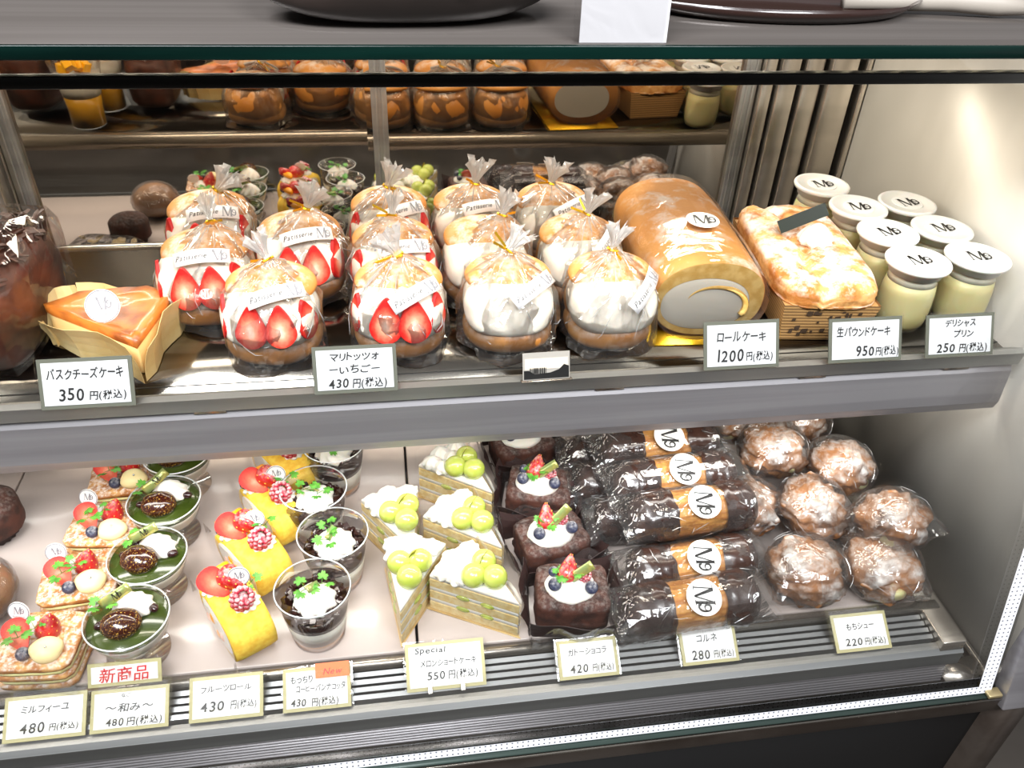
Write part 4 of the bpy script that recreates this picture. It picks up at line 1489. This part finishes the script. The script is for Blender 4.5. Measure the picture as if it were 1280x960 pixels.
for a in ((-0.100, 0.596, 'front cup of coffee panna cotta, green sprig laid across its cream', 41), (-0.081, 0.673, 'second cup of coffee panna cotta, beside the grape cakes', 42), (-0.106, 0.749, 'third cup of coffee panna cotta, gold leaf standing in its cream', 43), (-0.084, 0.832, 'cup of coffee panna cotta next to the deck seam, cut by the valance', 44), (-0.118, 0.900, 'rearmost cup of coffee panna cotta, mostly hidden', 45)):
    coffee_cup(a[0], a[1], a[2], a[3], D(a[3] * 70))


def grape_cake(x, y, lab, seed, rz, mirror=False):
    """wedge: tip along -Y, back arc at +Y"""
    t = thing('grape_shortcake', lab, 'cake slice', (x, y, ZT), rz, 'green grape shortcakes')
    La, half = 0.108, D(20)
    apex = Vector((0, -0.055))

    def wedge(z0, z1, k=1.0, off=0.0, wob=0.0):
        pts = [(apex.x, apex.y + off)]
        for i in range(9):
            a = -half + 2 * half * i / 8
            pts.append((apex.x + La * k * math.sin(a), apex.y + off + La * k * math.cos(a)))
        return G().prism(pts, z0, z1)
    zs = 0.002
    for k in range(3):
        obj('sponge_layer', wedge(zs, zs + 0.013), SPONGEP, t, bev=0.0012, smooth=False)
        zs += 0.013
        th = 0.006 if k < 2 else 0.005
        obj('cream_layer', wedge(zs, zs + th, 0.995, 0.0006), CREAMW, t, bev=0.0015)
        if k < 2:
            for sd in (-1, 1):
                for u in (0.35, 0.62):
                    p = apex + Vector((math.sin(sd * half), math.cos(half))) * La * u
                    obj('grape_piece', G().ball((0, 0, 0), (0.0022, 0.0085, 0.0036), 12, 6), MELON, t, loc=(p.x, p.y, zs + 0.003), rot=(0, 0, -sd * half))
        zs += th
    zt = zs
    obj('paper_base', wedge(0.0005, 0.0018, 1.08, -0.004), PARCH, t, smooth=False)
    obj('film', G().grid(lambda u, v: (lambda d, s_: ((apex.x + math.sin(s_ * (half + 0.03)) * d, apex.y - 0.002 + math.cos(half) * d, 0.002 + v * (0.064 + 0.004 * math.sin(d * 90)))))(abs(u - 0.5) * 2 * La, -1 if u < 0.5 else 1), 16, 3), FILM, t, smooth=False)
    obj('back_film', G().grid(lambda u, v: (apex.x + La * 1.02 * math.sin(-half + 2 * half * u), apex.y + La * 1.02 * math.cos(-half + 2 * half * u), 0.002 + v * 0.078), 10, 3), FILM, t, smooth=False)
    # cream shells on the back, grapes in front
    for k, (dx, dy) in enumerate(((-0.022, 0.036), (-0.002, 0.043), (0.020, 0.037), (-0.018, 0.020), (0.004, 0.026))):
        swirl(t, (dx, dy, zt - 0.001), 0.0135, 0.0135, 7, 0.4, name='cream_shell')
    for k, (dx, dy, dz) in enumerate(((-0.010, 0.004, 0), (0.012, 0.008, 0.001), (0.004, -0.015, 0))):
        obj('grape', G().ball((0, 0, 0), (0.0142, 0.0142, 0.0136), 24, 16), MELON, t, loc=(dx, dy, zt + 0.010 + dz))
    g = G()
    g.grid(lambda u, v: ((v - .5) * 0.007 * (1 - abs(u - .3)), 0.004 * math.sin(u * 3), (u) * 0.030), 8, 2)
    obj('gold_sheet', g, mat('gold_green_leaf', 'b49b2a', 0.22, 0.7, col2='4c5a2a', nscale=50), t, loc=(0.001, 0.003, zt + 0.006), rot=(0.2, 0.25, 0.5), solid=0.0004)
    return t


for a in ((0.002, 0.622, 'front grape shortcake beside the coffee cups, its tip towards the glass', 51, -12),
          (-0.004, 0.706, 'grape shortcake behind the front one on the coffee cup side', 52, 14),
          (0.083, 0.604, 'grape shortcake next to the chocolate cakes at the front, layered side showing', 53, 42),
          (0.080, 0.690, 'grape shortcake second from the front on the chocolate cake side', 54, 36),
          (0.080, 0.782, 'rearmost grape shortcake, gold leaf pointing up at the valance', 55, 36)):
    grape_cake(a[0], a[1], a[2], a[3], D(a[4]))


def gateau(x, y, lab, seed, rz):
    t = thing('chocolate_gateau', lab, 'chocolate cake', (x, y, ZT), rz, 'chocolate gateaux with cream')
    g = G()

    def fn(p, u):
        k = 1 + 0.05 * nz(u, 3, seed) + 0.03 * nz(u, 9, seed)
        dip = 0.005 * math.exp(-(u[0] ** 2 + u[1] ** 2) * 3) * (u[2] > 0)
        return (p[0] * k, p[1] * k, max(0.002, p[2] * k - dip))
    g.ball((0, 0, 0.021), (0.042, 0.033, 0.0235), 44, 26, fn, e=0.28)
    obj('cake', g, CHOCC, t)
    g = G()
    for i in range(4):
        a = i * PI / 2
        Mx = Matrix.Rotation(a, 4, 'Z')
        hw = 0.046 if i % 2 == 0 else 0.038
        off = 0.040 if i % 2 == 0 else 0.048
        g.grid(lambda u, v, hw=hw, off=off, i=i: ((u - .5) * 2 * (hw + 0.004 * v), -off - 0.010 * v * v + 0.003 * math.sin(u * 9 + i + seed) * v, 0.001 + v * (0.028 + 0.012 * abs(2 * u - 1) ** 2)), 10, 4, Mx)
    obj('paper_wrap', g, BROWNP, t, smooth=False, solid=0.0005, label='dark brown paper wrap')
    g = G()
    for i in range(4):
        Mx = Matrix.Rotation(i * PI / 2 + 0.1, 4, 'Z')
        g.grid(lambda u, v, i=i: ((u - .5) * 0.104, -0.050 - 0.006 * v + 0.004 * math.sin(u * 12 + i * 2 + seed), 0.0008 + v * (0.032 + 0.004 * math.sin(u * 15 + seed))), 14, 3, Mx)
    obj('film', g, CELLO2, t, smooth=False)
    g = G()
    g.ball((0, 0, 0), (0.0290, 0.0245, 0.011), 36, 16, lambda p, u: (p[0] * (1 + 0.10 * nz(u, 2.5, seed + 2)), p[1] * (1 + 0.10 * nz(u, 2.5, seed + 5)), p[2]))
    obj('cream', g, CREAMW, t, loc=(-0.003, -0.003, 0.044))
    strawberry(t, Matrix.Translation((-0.006, 0.009, 0.060)) @ Euler((D(145), D(20), D(10))).to_matrix().to_4x4(), 1.15, half=True)
    blueberry(t, (-0.022, -0.011, 0.056), 0.0076)
    blueberry(t, (0.019, -0.014, 0.056), 0.0076)
    if seed % 2:
        blueberry(t, (-0.022, 0.009, 0.054), 0.0062)
    raspberry(t, (0.012, 0.003, 0.056), 0.8, (0.5, 0.3, 0))
    leaf_sprig(t, (-0.006, -0.003, 0.059), 1.05, seed, 3)
    leaf_sprig(t, (-0.014, 0.0, 0.057), 0.8, seed + 5, 3)
    sh = obj('gold_sheet', G().grid(lambda u, v: ((u - .5) * 0.036, (v - .5) * 0.011, 0.0005 * math.sin(u * 5)), 8, 2), SHEET, t, loc=(0.006, -0.002, 0.066), rot=(0.9, -0.75, 0.1), solid=0.0006)
    return t


for a in ((0.186, 0.595, 'front chocolate gateau above the 420 yen card, sugar on its corners', 61, -8),
          (0.178, 0.680, 'second chocolate gateau, wrapped in curl-printed dark paper', 62, 12),
          (0.178, 0.766, 'third chocolate gateau with three blueberries on its cream', 63, -14),
          (0.170, 0.860, 'chocolate gateau half hidden under the valance', 64, 10)):
    gateau(a[0], a[1], a[2], a[3], D(a[4]))

PASTRY = mat('cornet_pastry', 'dfa04a', 0.5, col2='b97428', nscale=70, bump=0.8, bscale=110, stretch=(0.5, 3, 3), coat=0.2)


def cornet(x, y, z, lab, seed, rz, L=0.155, lone=False, tilt=0.0):
    L = 0.162
    t = thing('chocolate_cornet', lab, 'pastry', (x, y, z), group='chocolate-dipped cornets', rot=(0, tilt, rz))
    R = 0.0292
    g = G()
    m, seg = 36, 26
    vs, fs = [], []
    Lm = 0.036
    for j in range(seg + 1):
        xx = -Lm + 2 * Lm * j / seg
        for i in range(m):
            a = 2 * PI * i / m
            r_ = R * (0.97 + 0.02 * math.sin(j * 2.1 + a) + 0.02 * nz((xx * 80, a * 2, 0), 1, seed))
            vs.append((xx, r_ * math.cos(a), R + r_ * math.sin(a)))
    for j in range(seg):
        for i in range(m):
            q = (i + 1) % m
            fs.append((j * m + i, j * m + q, (j + 1) * m + q, (j + 1) * m + i))
    g.add(vs, fs)
    obj('pastry', g, PASTRY, t)
    for sd in (-1, 1):
        g = G()
        vs, fs = [], []
        seg2 = 18
        for j in range(seg2 + 1):
            u = j / seg2
            for i in range(m):
                a = 2 * PI * i / m
                edge = 0.004 * nz((math.cos(a) * 2, math.sin(a) * 2, sd * 3), 1.2, seed)
                xx = (L / 2 - 0.0315) * 0 + 0.030 + edge * (1 - u) + (L / 2 - 0.030) * u
                end = math.sqrt(max(0.0, 1 - max(0, (u - 0.55) / 0.45) ** 2.2))
                bm = nz((xx * 130, math.cos(a) * 3.2, math.sin(a) * 3.2), 1, seed)
                r_ = (R * 1.07 + 0.0022 * nz((xx * 50, math.cos(a) * 2, math.sin(a) * 2), 1, seed + 4) + 0.0024 * max(0, bm - 0.2) * 2.5) * max(end, 0.02)
                vs.append((sd * xx, r_ * math.cos(a), R + r_ * math.sin(a)))
        for j in range(seg2):
            for i in range(m):
                q = (i + 1) % m
                f = (j * m + i, j * m + q, (j + 1) * m + q, (j + 1) * m + i)
                fs.append(f if sd > 0 else f[::-1])
        g.add(vs, fs)
        obj('chocolate_dip', g, CHOC, t)
    # clear sleeve
    g = G()
    vs, fs = [], []
    m2, s2 = 22, 16
    for j in range(s2 + 1):
        xx = -L * 0.60 + L * 1.18 * j / s2
        fl = min(1, max(0, (abs(xx) - L * 0.47) / (L * 0.13)))
        for i in range(m2):
            a = 2 * PI * (i + 0.5) / m2
            ry = R * 1.10 * (1 + 0.05 * nz((xx * 40, math.cos(a) * 2, math.sin(a) * 2), 1, seed + 8)) * (1 + 0.25 * fl)
            rz_ = R * 1.08 * (1 - 0.75 * fl) * (1 + 0.04 * nz((xx * 40, a * 2, 3), 1, seed))
            vs.append((xx, ry * math.cos(a), max(0.0006, R + rz_ * math.sin(a))))
    for j in range(s2):
        for i in range(m2):
            q = (i + 1) % m2
            fs.append((j * m2 + i, j * m2 + q, (j + 1) * m2 + q, (j + 1) * m2 + i))
    g.add(vs, fs)
    sl = obj('sleeve', g, CELLO2, t, smooth=False)
    creases(sl, lambda a, u: (-L * 0.58 + L * 1.14 * u, R * 1.11 * math.cos(a), R + R * 1.10 * math.sin(a)), 20, seed, tl=0.12, amin=0.1, amax=0.9, arange=(0.2, PI + 0.4), trange=(0.06, 0.94))
    if not lone:
        nrm = Vector((0.05, -0.50, 1)).normalized()
        p = Vector((0.002, 0, R)) + nrm * (R * 1.16)
        M = frame_at(p, nrm, (0.99, -0.1, 0.0))
        lo = round_label(t, M, 0.0205)
    return t


LO = ZT
for a in ((0.318, 0.562, LO + 0.001, 'front cornet above the 280 yen card, round label overlapping its ridge', 71, 4),
          (0.337, 0.618, LO + 0.001, 'second cornet from the front, lower than the ones behind it', 72, 5),
          (0.348, 0.668, LO + 0.040, 'third cornet from the front with the largest round label, resting on others', 73, 4),
          (0.343, 0.726, LO + 0.040, 'fourth cornet from the front, half covered by its neighbour', 74, 4),
          (0.341, 0.786, LO + 0.042, 'fifth cornet from the front, label turned sideways below the valance', 75, 3),
          (0.345, 0.845, LO + 0.044, 'rearmost cornet cut off by the valance', 76, 2)):
    cornet(a[0], a[1], a[2], a[3], a[4], D(a[5]))
for a in ((0.318, 0.705, LO + 0.001, 'unlabelled cornet under the pile, dark end peeping out beside the gateau', 77, 3),
          (0.306, 0.765, LO + 0.001, 'lower cornet in crinkled cellophane behind the third gateau', 78, -2),
          (0.306, 0.825, LO + 0.001, 'lower cornet deepest in the pile near the last gateau', 79, 2)):
    cornet(a[0], a[1], a[2], a[3], a[4], D(a[5]), lone=True)


def choux(x, y, z, lab, seed, rz=0.0, s=1.0, flap=0.6, tilt=(0, 0)):
    t = thing('cream_puff', lab, 'cream puff', (x, y, z), group='cream puffs in clear bags', rot=(tilt[0], tilt[1], rz), scale=s)
    g = G()

    def fn(p, u):
        k = 1.02 + 0.26 * nz(u, 1.7, seed) + 0.20 * nz(u, 3.6, seed + 3) + 0.09 * nz(u, 9, seed)
        cr = 0.10 * math.exp(-((u[2] - 0.12 - 0.18 * nz(u, 1.5, seed + 7)) / 0.06) ** 2)
        k -= cr
        return (p[0] * k, p[1] * k, max(0.001, 0.030 + (p[2] - 0.030) * k))
    g.ball((0, 0, 0.030), (0.040, 0.038, 0.030), 52, 36, fn)
    obj('crust', g, CHOUX, t)
    a = D(200 + (seed * 37) % 60)
    obj('custard', G().ball((0, 0, 0), (0.010, 0.006, 0.007), 14, 10, lambda p, u: (p[0] * (1 + .3 * nz(u, 3, seed)), p[1], p[2])), CUSTARD, t, loc=(0.036 * math.cos(a), 0.034 * math.sin(a), 0.026), rot=(0, 0, a + PI / 2))
    g = G()
    ph = seed * 0.9

    def bf(p, u):
        a_ = math.atan2(u[1], u[0])
        sp = 1 + 0.07 * nz(u, 2.4, seed + 20)
        fl = flap * max(0, math.cos(2 * (a_ - ph))) ** 10 * math.exp(-((u[2] + 0.1) / 0.45) ** 2)
        return (p[0] * (sp + fl), p[1] * (sp + fl), max(0.0006, p[2] * (1 - 0.2 * fl)))
    g.ball((0, 0, 0.033), (0.047, 0.045, 0.035), 34, 18, bf)
    bg = obj('bag', g, CELLO, t, smooth=False)
    creases(bg, lambda a, u: (0.0475 * 1.02 * math.cos(a) * math.cos(u), 0.0455 * 1.02 * math.sin(a) * math.cos(u), 0.033 + 0.0362 * math.sin(u)), 30, seed, tl=0.5, trange=(-0.3, 1.3))
    return t


for a in ((0.470, 0.592, LO + 0.001, 'front cream puff next to the cornet ends, fold of bag across it', 81, 0, 1.08, 0.35),
          (0.562, 0.586, LO + 0.001, 'front cream puff above the 220 yen card, custard showing at its side', 82, 40, 1.08, 0.35),
          (0.590, 0.628, LO + 0.036, 'split-topped cream puff resting on the front ones near the end wall', 83, 20, 1.0, 0.45),
          (0.505, 0.668, LO + 0.028, 'heavily sugared cream puff in the middle of the heap', 84, 70, 1.0, 0.3),
          (0.432, 0.688, LO + 0.020, 'cream puff half hidden beside the third cornet', 85, 10, 0.95, 0.3),
          (0.570, 0.730, LO + 0.035, 'orange-brown cream puff behind, nearest the steel end wall', 86, 100, 1.0, 0.3),
          (0.490, 0.765, LO + 0.040, 'pale sugared cream puff with a crack, under the valance edge', 87, 60, 1.05, 0.3),
          (0.560, 0.835, LO + 0.03, 'rearmost cream puff cut off by the valance', 88, 10, 1.0, 0.3),
          (0.455, 0.850, LO + 0.03, 'cream puff behind the cornets under the valance', 89, 10, 1.0, 0.3),
          (0.575, 0.655, LO + 0.001, 'buried cream puff carrying the split-topped one', 90, 15, 0.7, 0.0)):
    choux(a[0], a[1], a[2], a[3], a[4], D(a[5]), a[6], a[7])

# things at the far end of the lower deck
t = thing('brown_bun', 'smooth light brown bun beside the mille-feuilles', 'bun', (-0.475, 0.665, ZT))
obj('bun', G().ball((0, 0, 0.034), (0.043, 0.043, 0.034), 36, 22, lambda p, u: (p[0] * (1 + .04 * nz(u, 2)), p[1] * (1 + .04 * nz(u, 2, 3)), max(0.001, p[2]))), mat('bun_skin', 'a97c55', 0.4, col2='8f6540', nscale=20, coat=0.2), t)
obj('wrapper', G().ball((0, 0, 0.036), (0.048, 0.048, 0.037), 22, 14, lambda p, u: (p[0] * (1 + .06 * nz(u, 3, 5)), p[1], max(0.0006, p[2]))), CELLO2, t, smooth=False)
t = thing('chocolate_muffin', 'chocolate muffin in a dark brown paper cup behind the light brown bun', 'muffin', (-0.500, 0.790, ZT))
g = G()
g.lathe([(0.026, 0.001), (0.034, 0.045)], 40, None, lambda p, a, j: (p[0] * (1 + .04 * math.cos(20 * a)), p[1] * (1 + .04 * math.cos(20 * a)), p[2]), cap1=False)
obj('paper_cup', g, BROWNP, t, solid=0.0005)
obj('muffin_top', G().ball((0, 0, 0.043), (0.038, 0.038, 0.019), 30, 16, lambda p, u: (p[0] * (1 + .05 * nz(u, 4)), p[1] * (1 + .05 * nz(u, 4, 3)), p[2] * (1 if u[2] > 0 else .4))), CHOCC, t)
t = thing('almond_florentine', 'almond and chocolate slab in cellophane, seen in the mirrored door', 'cake', (-0.500, 0.945, ZT), D(10))
obj('slab', G().ball((0, 0, 0.035), (0.060, 0.035, 0.034), 30, 16, lambda p, u: (p[0], p[1], max(0.001, p[2])), e=0.3), CHOC, t)
r = random.Random(3)
for k in range(26):
    a, b = r.uniform(-.055, .055), r.uniform(-.03, .03)
    obj('almond', G().ball((0, 0, 0), (0.008, 0.006, 0.0012), 10, 6), mat('almond_flake', 'e7cf9a', 0.5), t, loc=(a, b, 0.071 + r.uniform(0, .004)), rot=(r.uniform(-.5, .5), r.uniform(-.5, .5), r.uniform(0, 3)))
obj('wrapper', G().ball((0, 0, 0.042), (0.068, 0.042, 0.042), 22, 12, lambda p, u: (p[0] * (1 + .06 * nz(u, 3, 5)), p[1], max(0.0006, p[2])), e=0.5), CELLO2, t, smooth=False)
for k, (x, y, lab) in enumerate(((-0.375, 0.960, 'beige folded paper cone seen in the mirrored door beside the almond slab'), (-0.350, 0.920 + 0.08, 'farther beige paper cone seen in the mirrored door'))):
    t = thing('paper_cone', lab, 'paper cone', (x, y, ZT), k * 0.5, 'paper cones at the rear')
    obj('cone', G().lathe([(0.030, 0.001), (0.018, 0.045), (0.001, 0.085)], 7), mat('beige_paper', 'b79c83', 0.7), t, smooth=False)

# ================================================================== price cards
def price_card(x, y, z, W_, H_, lines, lab, border, paper, tilt, rz=0.0, sleeve=True, extra=None, hook=None):
    t = thing('price_card', lab, 'price card', (x, y, z), group='handwritten price cards', rot=(-tilt, 0, rz))
    obj('backing', G().box(-W_ / 2, W_ / 2, 0, 0.0012, 0, H_), border, t, smooth=False)
    bw = 0.0036
    obj('sheet', G().box(-W_ / 2 + bw, W_ / 2 - bw, -0.0005, -0.0001, bw, H_ - bw), paper, t, smooth=False)
    g = G()
    for (txt, cx, cz, sz, wd, c) in lines:
        if c == 'k':
            write(g, txt, cx * W_, cz * H_, sz * H_, width=wd * W_ if wd else None, y=-0.0009)
    obj('lettering', g, INK, t, smooth=False)
    if any(l[5] == 'r' for l in lines):
        g = G()
        for (txt, cx, cz, sz, wd, c) in lines:
            if c == 'r':
                write(g, txt, cx * W_, cz * H_, sz * H_, width=wd * W_ if wd else None, y=-0.0009, off=0.01)
        obj('red_lettering', g, INKR, t, smooth=False)
    if sleeve:
        obj('clear_sleeve', G().box(-W_ / 2 - 0.0025, W_ / 2 + 0.0025, 0.0014, 0.0018, 0.0, H_ + 0.002), FILM, t, smooth=False)
    return t


UT = 0.50
UW, UH = 0.088, 0.049
cy, cz = 0.652, ZS + 0.008
YEN = '円(税込)'
price_card(-0.283, cy - 0.002, cz - 0.001, 0.083, 0.047, [('バスクチーズケーキ', 0, 0.60, 0.24, 0.82, 'k'), ('350', -0.16, 0.17, 0.34, 0.28, 'k'), (YEN, 0.22, 0.18, 0.20, 0.40, 'k')], 'grey bordered card for the burnt cheesecake, price 350 yen', GREYB, PAPERU, UT)
price_card(-0.038, cy - 0.002, cz - 0.001, 0.080, 0.046, [('マリトッツォ', 0, 0.70, 0.2, 0.6, 'k'), ('－いちご－', 0, 0.43, 0.2, 0.62, 'k'), ('430', -0.2, 0.12, 0.26, 0.25, 'k'), (YEN, 0.17, 0.13, 0.22, 0.42, 'k')], 'grey bordered card for the strawberry buns, price 430 yen', GREYB, PAPERU, UT)
price_card(0.356, cy, cz, 0.082, 0.050, [('ロールケーキ', 0, 0.58, 0.24, 0.66, 'k'), ('1200', -0.14, 0.17, 0.34, 0.36, 'k'), (YEN, 0.24, 0.18, 0.20, 0.36, 'k')], 'grey bordered card for the roll cake, price 1200 yen', GREYB, PAPERU, UT)
price_card(0.494, cy, cz, 0.083, 0.047, [('生パウンドケーキ', -0.03, 0.60, 0.24, 0.74, 'k'), ('950', 0.0, 0.15, 0.30, 0.26, 'k'), (YEN, 0.30, 0.15, 0.22, 0.32, 'k')], 'grey bordered card for the pound cake, price 950 yen', GREYB, PAPERU, UT)
price_card(0.6035, cy, cz, 0.080, 0.046, [('デリシャス', 0, 0.72, 0.19, 0.46, 'k'), ('プリン', 0.05, 0.46, 0.19, 0.30, 'k'), ('250', -0.2, 0.12, 0.28, 0.28, 'k'), (YEN, 0.2, 0.13, 0.22, 0.42, 'k')], 'grey bordered card for the puddings, price 250 yen', GREYB, PAPERU, UT)
# small reversed card
t = thing('card_stand', 'small reversed black and white card with a barcode in front of the plain buns', 'card', (0.150, 0.653, ZS + 0.008), rot=(-0.35, 0, 0.02))
obj('card', G().box(-0.024, 0.024, 0, 0.001, 0, 0.028), mat('reversed_card', 'a8a39c', 0.3), t, smooth=False)
obj('white_band', G().box(-0.022, 0.022, -0.0004, -0.0001, 0.011, 0.022), mat('cream_card', 'd8cdbc', 0.5), t, smooth=False)
g = G()
g.add([(-0.023, -0.0007, 0.001), (0.023, -0.0007, 0.001), (0.023, -0.0007, 0.013), (0.018, -0.0007, 0.015), (0.013, -0.0007, 0.010), (0.004, -0.0007, 0.007), (-0.012, -0.0007, 0.006), (-0.018, -0.0007, 0.010), (-0.023, -0.0007, 0.010)], [tuple(range(9))])
obj('dark_print', g, INK, t, smooth=False)
g = G()
r = random.Random(2)
xx = -0.017
while xx < 0.0:
    w_ = r.choice((0.0004, 0.0008, 0.0012))
    g.box(xx, xx + w_, -0.0012, -0.0009, 0.0065, 0.0125)
    xx += w_ + r.choice((0.0005, 0.0009))
obj('barcode', g, INK, t, smooth=False)
obj('clip', G().box(-0.026, 0.026, -0.004, 0.004, -0.0015, 0.0), STEEL, t)

LT = 0.95
ly, lz = 0.499, ZT - 0.0185


def lower(x, w_, h_, lines, lab, dy=0.009, dz=0.006, rz=0.0, **k):
    return price_card(x, ly + dy, lz + dz, w_, h_, lines, lab, GOLDB, PAPER, LT, rz, **k)


lower(-0.368, 0.078, 0.043, [('ミルフィーユ', 0.0, 0.62, 0.20, 0.60, 'k'), ('480', -0.14, 0.18, 0.30, 0.32, 'k'), (YEN, 0.24, 0.2, 0.18, 0.36, 'k')], 'khaki bordered card for the mille-feuilles, price 480 yen')
lower(-0.287, 0.076, 0.041, [('なご', -0.05, 0.80, 0.10, 0.16, 'k'), ('～和み～', 0.0, 0.47, 0.22, 0.66, 'k'), ('480', -0.18, 0.14, 0.24, 0.24, 'k'), (YEN, 0.2, 0.14, 0.20, 0.46, 'k')], 'khaki bordered card for the green tea desserts under the red card, price 480 yen')
price_card(-0.292, ly + 0.044, lz + 0.033, 0.072, 0.024, [('新商品', 0.0, 0.22, 0.62, 0.70, 'r')], 'card with red new-product characters above the green tea price card', GOLDB, PAPER, LT - 0.25)
lower(-0.192, 0.074, 0.044, [('フルーツロール', 0.0, 0.64, 0.17, 0.70, 'k'), ('430', -0.18, 0.22, 0.30, 0.34, 'k'), (YEN, 0.24, 0.25, 0.20, 0.36, 'k')], 'khaki bordered card for the fruit rolls, price 430 yen')
c = lower(-0.100, 0.070, 0.043, [('もっちり', -0.22, 0.66, 0.20, 0.34, 'k'), ('コーヒーパンナコッタ', 0.06, 0.44, 0.18, 0.74, 'k'), ('430', -0.27, 0.12, 0.22, 0.24, 'k'), (YEN, 0.12, 0.12, 0.20, 0.40, 'k')], 'khaki bordered card with an orange sticker for the coffee cups, price 430 yen')
o = obj('orange_sticker', G().box(-0.001, 0.034, -0.0035, -0.0028, 0.031, 0.046), ORANGE, c, smooth=False, label='orange sticker on the card corner')
l = G()
write(l, 'New', 0.017, 0.0345, 0.009, width=0.02, y=-0.0038, off=0.0, slant=0.3)
obj('lettering', l, INKR, o, smooth=False)
c = lower(0.036, 0.085, 0.049, [('Special', -0.18, 0.78, 0.17, 0.46, 'k'), ('メロンショートケーキ', 0.04, 0.50, 0.17, 0.72, 'k'), ('550', -0.12, 0.22, 0.22, 0.24, 'k'), (YEN, 0.22, 0.22, 0.19, 0.38, 'k')], 'large khaki bordered card for the melon shortcakes, price 550 yen', dy=0.014, dz=0.011)
for x in (-0.018, 0.017):
    obj('clip', G().box(x - 0.0022, x + 0.0022, -0.0032, -0.0024, -0.003, 0.010), STEEL, c, smooth=False)
lower(0.192, 0.067, 0.041, [('ガトーショコラ', 0.0, 0.60, 0.20, 0.66, 'k'), ('420', -0.16, 0.16, 0.30, 0.32, 'k'), (YEN, 0.24, 0.17, 0.20, 0.36, 'k')], 'khaki bordered card for the chocolate gateaux, price 420 yen', dy=0.010, dz=0.009)
lower(0.332, 0.066, 0.041, [('コルネ', -0.02, 0.58, 0.22, 0.38, 'k'), ('280', -0.16, 0.14, 0.32, 0.34, 'k'), (YEN, 0.24, 0.16, 0.20, 0.36, 'k')], 'khaki bordered card for the cornets, price 280 yen', dy=0.012, dz=0.008)
lower(0.516, 0.068, 0.042, [('もちシュー', 0.0, 0.58, 0.20, 0.52, 'k'), ('220', -0.16, 0.16, 0.28, 0.32, 'k'), (YEN, 0.22, 0.17, 0.20, 0.38, 'k')], 'khaki bordered card for the cream puffs, price 220 yen', dy=0.009, dz=0.005)

# ================================================================== on the case top
ZC = EYE - 0.1526
t = thing('menu_stand', 'white card in a clear acrylic stand on the case top', 'sign', (0.174, 0.5985, ZC), rot=(-0.05, 0, 0.0))
obj('sheet', G().box(-0.032, 0.032, 0, 0.0012, 0.0, 0.085), mat('sign_card', 'd6d4d6', 0.5), t, smooth=False)
obj('stand', G().box(-0.037, 0.030, -0.0025, -0.0012, 0.0, 0.09), FILM, t, smooth=False)
t = thing('serving_tray', 'dark lacquered tray lying on the case top behind the edge', 'tray', (0.33, 0.70, ZC), D(-3))
obj('tray', G().lathe([(0.09, 0.001), (0.105, 0.012), (0.108, 0.013), (0.095, 0.003), (0.001, 0.002)], 48, None, lambda p, a, j: (p[0] * 1.15, p[1] * 0.55, p[2])), mat('lacquer', '2a1a16', 0.25, coat=0.4), t)
t = thing('serving_spoon', 'pale beige spoon handle resting on the case top near the tray', 'spoon', (0.50, 0.685, ZC + 0.002), D(-6))
g = G()
g.tube([(-0.11, 0.004, 0.006), (-0.06, 0.002, 0.008), (-0.02, 0, 0.009), (0.02, -0.002, 0.008), (0.055, -0.006, 0.006)], [0.007, 0.008, 0.008, 0.009, 0.004], 12)
obj('handle', g, mat('beige_wood', '9c948a', 0.5), t)
t = thing('dark_bag', 'dark brown rounded pouch lying on the case top', 'pouch', (0.025, 0.665, ZC), 0.05)
obj('pouch', G().ball((0, 0, 0.028), (0.105, 0.045, 0.028), 40, 20, lambda p, u: (p[0] * (1 + .06 * nz(u, 2)), p[1], max(0.0005, p[2] * (1 + .15 * nz(u, 2, 5)))), e=0.8), mat('dark_leather', '2b221e', 0.45, col2='1e1815', nscale=8), t)
obj('clasp', G().lathe([(0.005, 0), (0.0045, 0.003)], 14, Matrix.Translation((0.03, -0.048, 0.034)) @ Matrix.Rotation(PI / 2, 4, 'X')), STEEL, t)
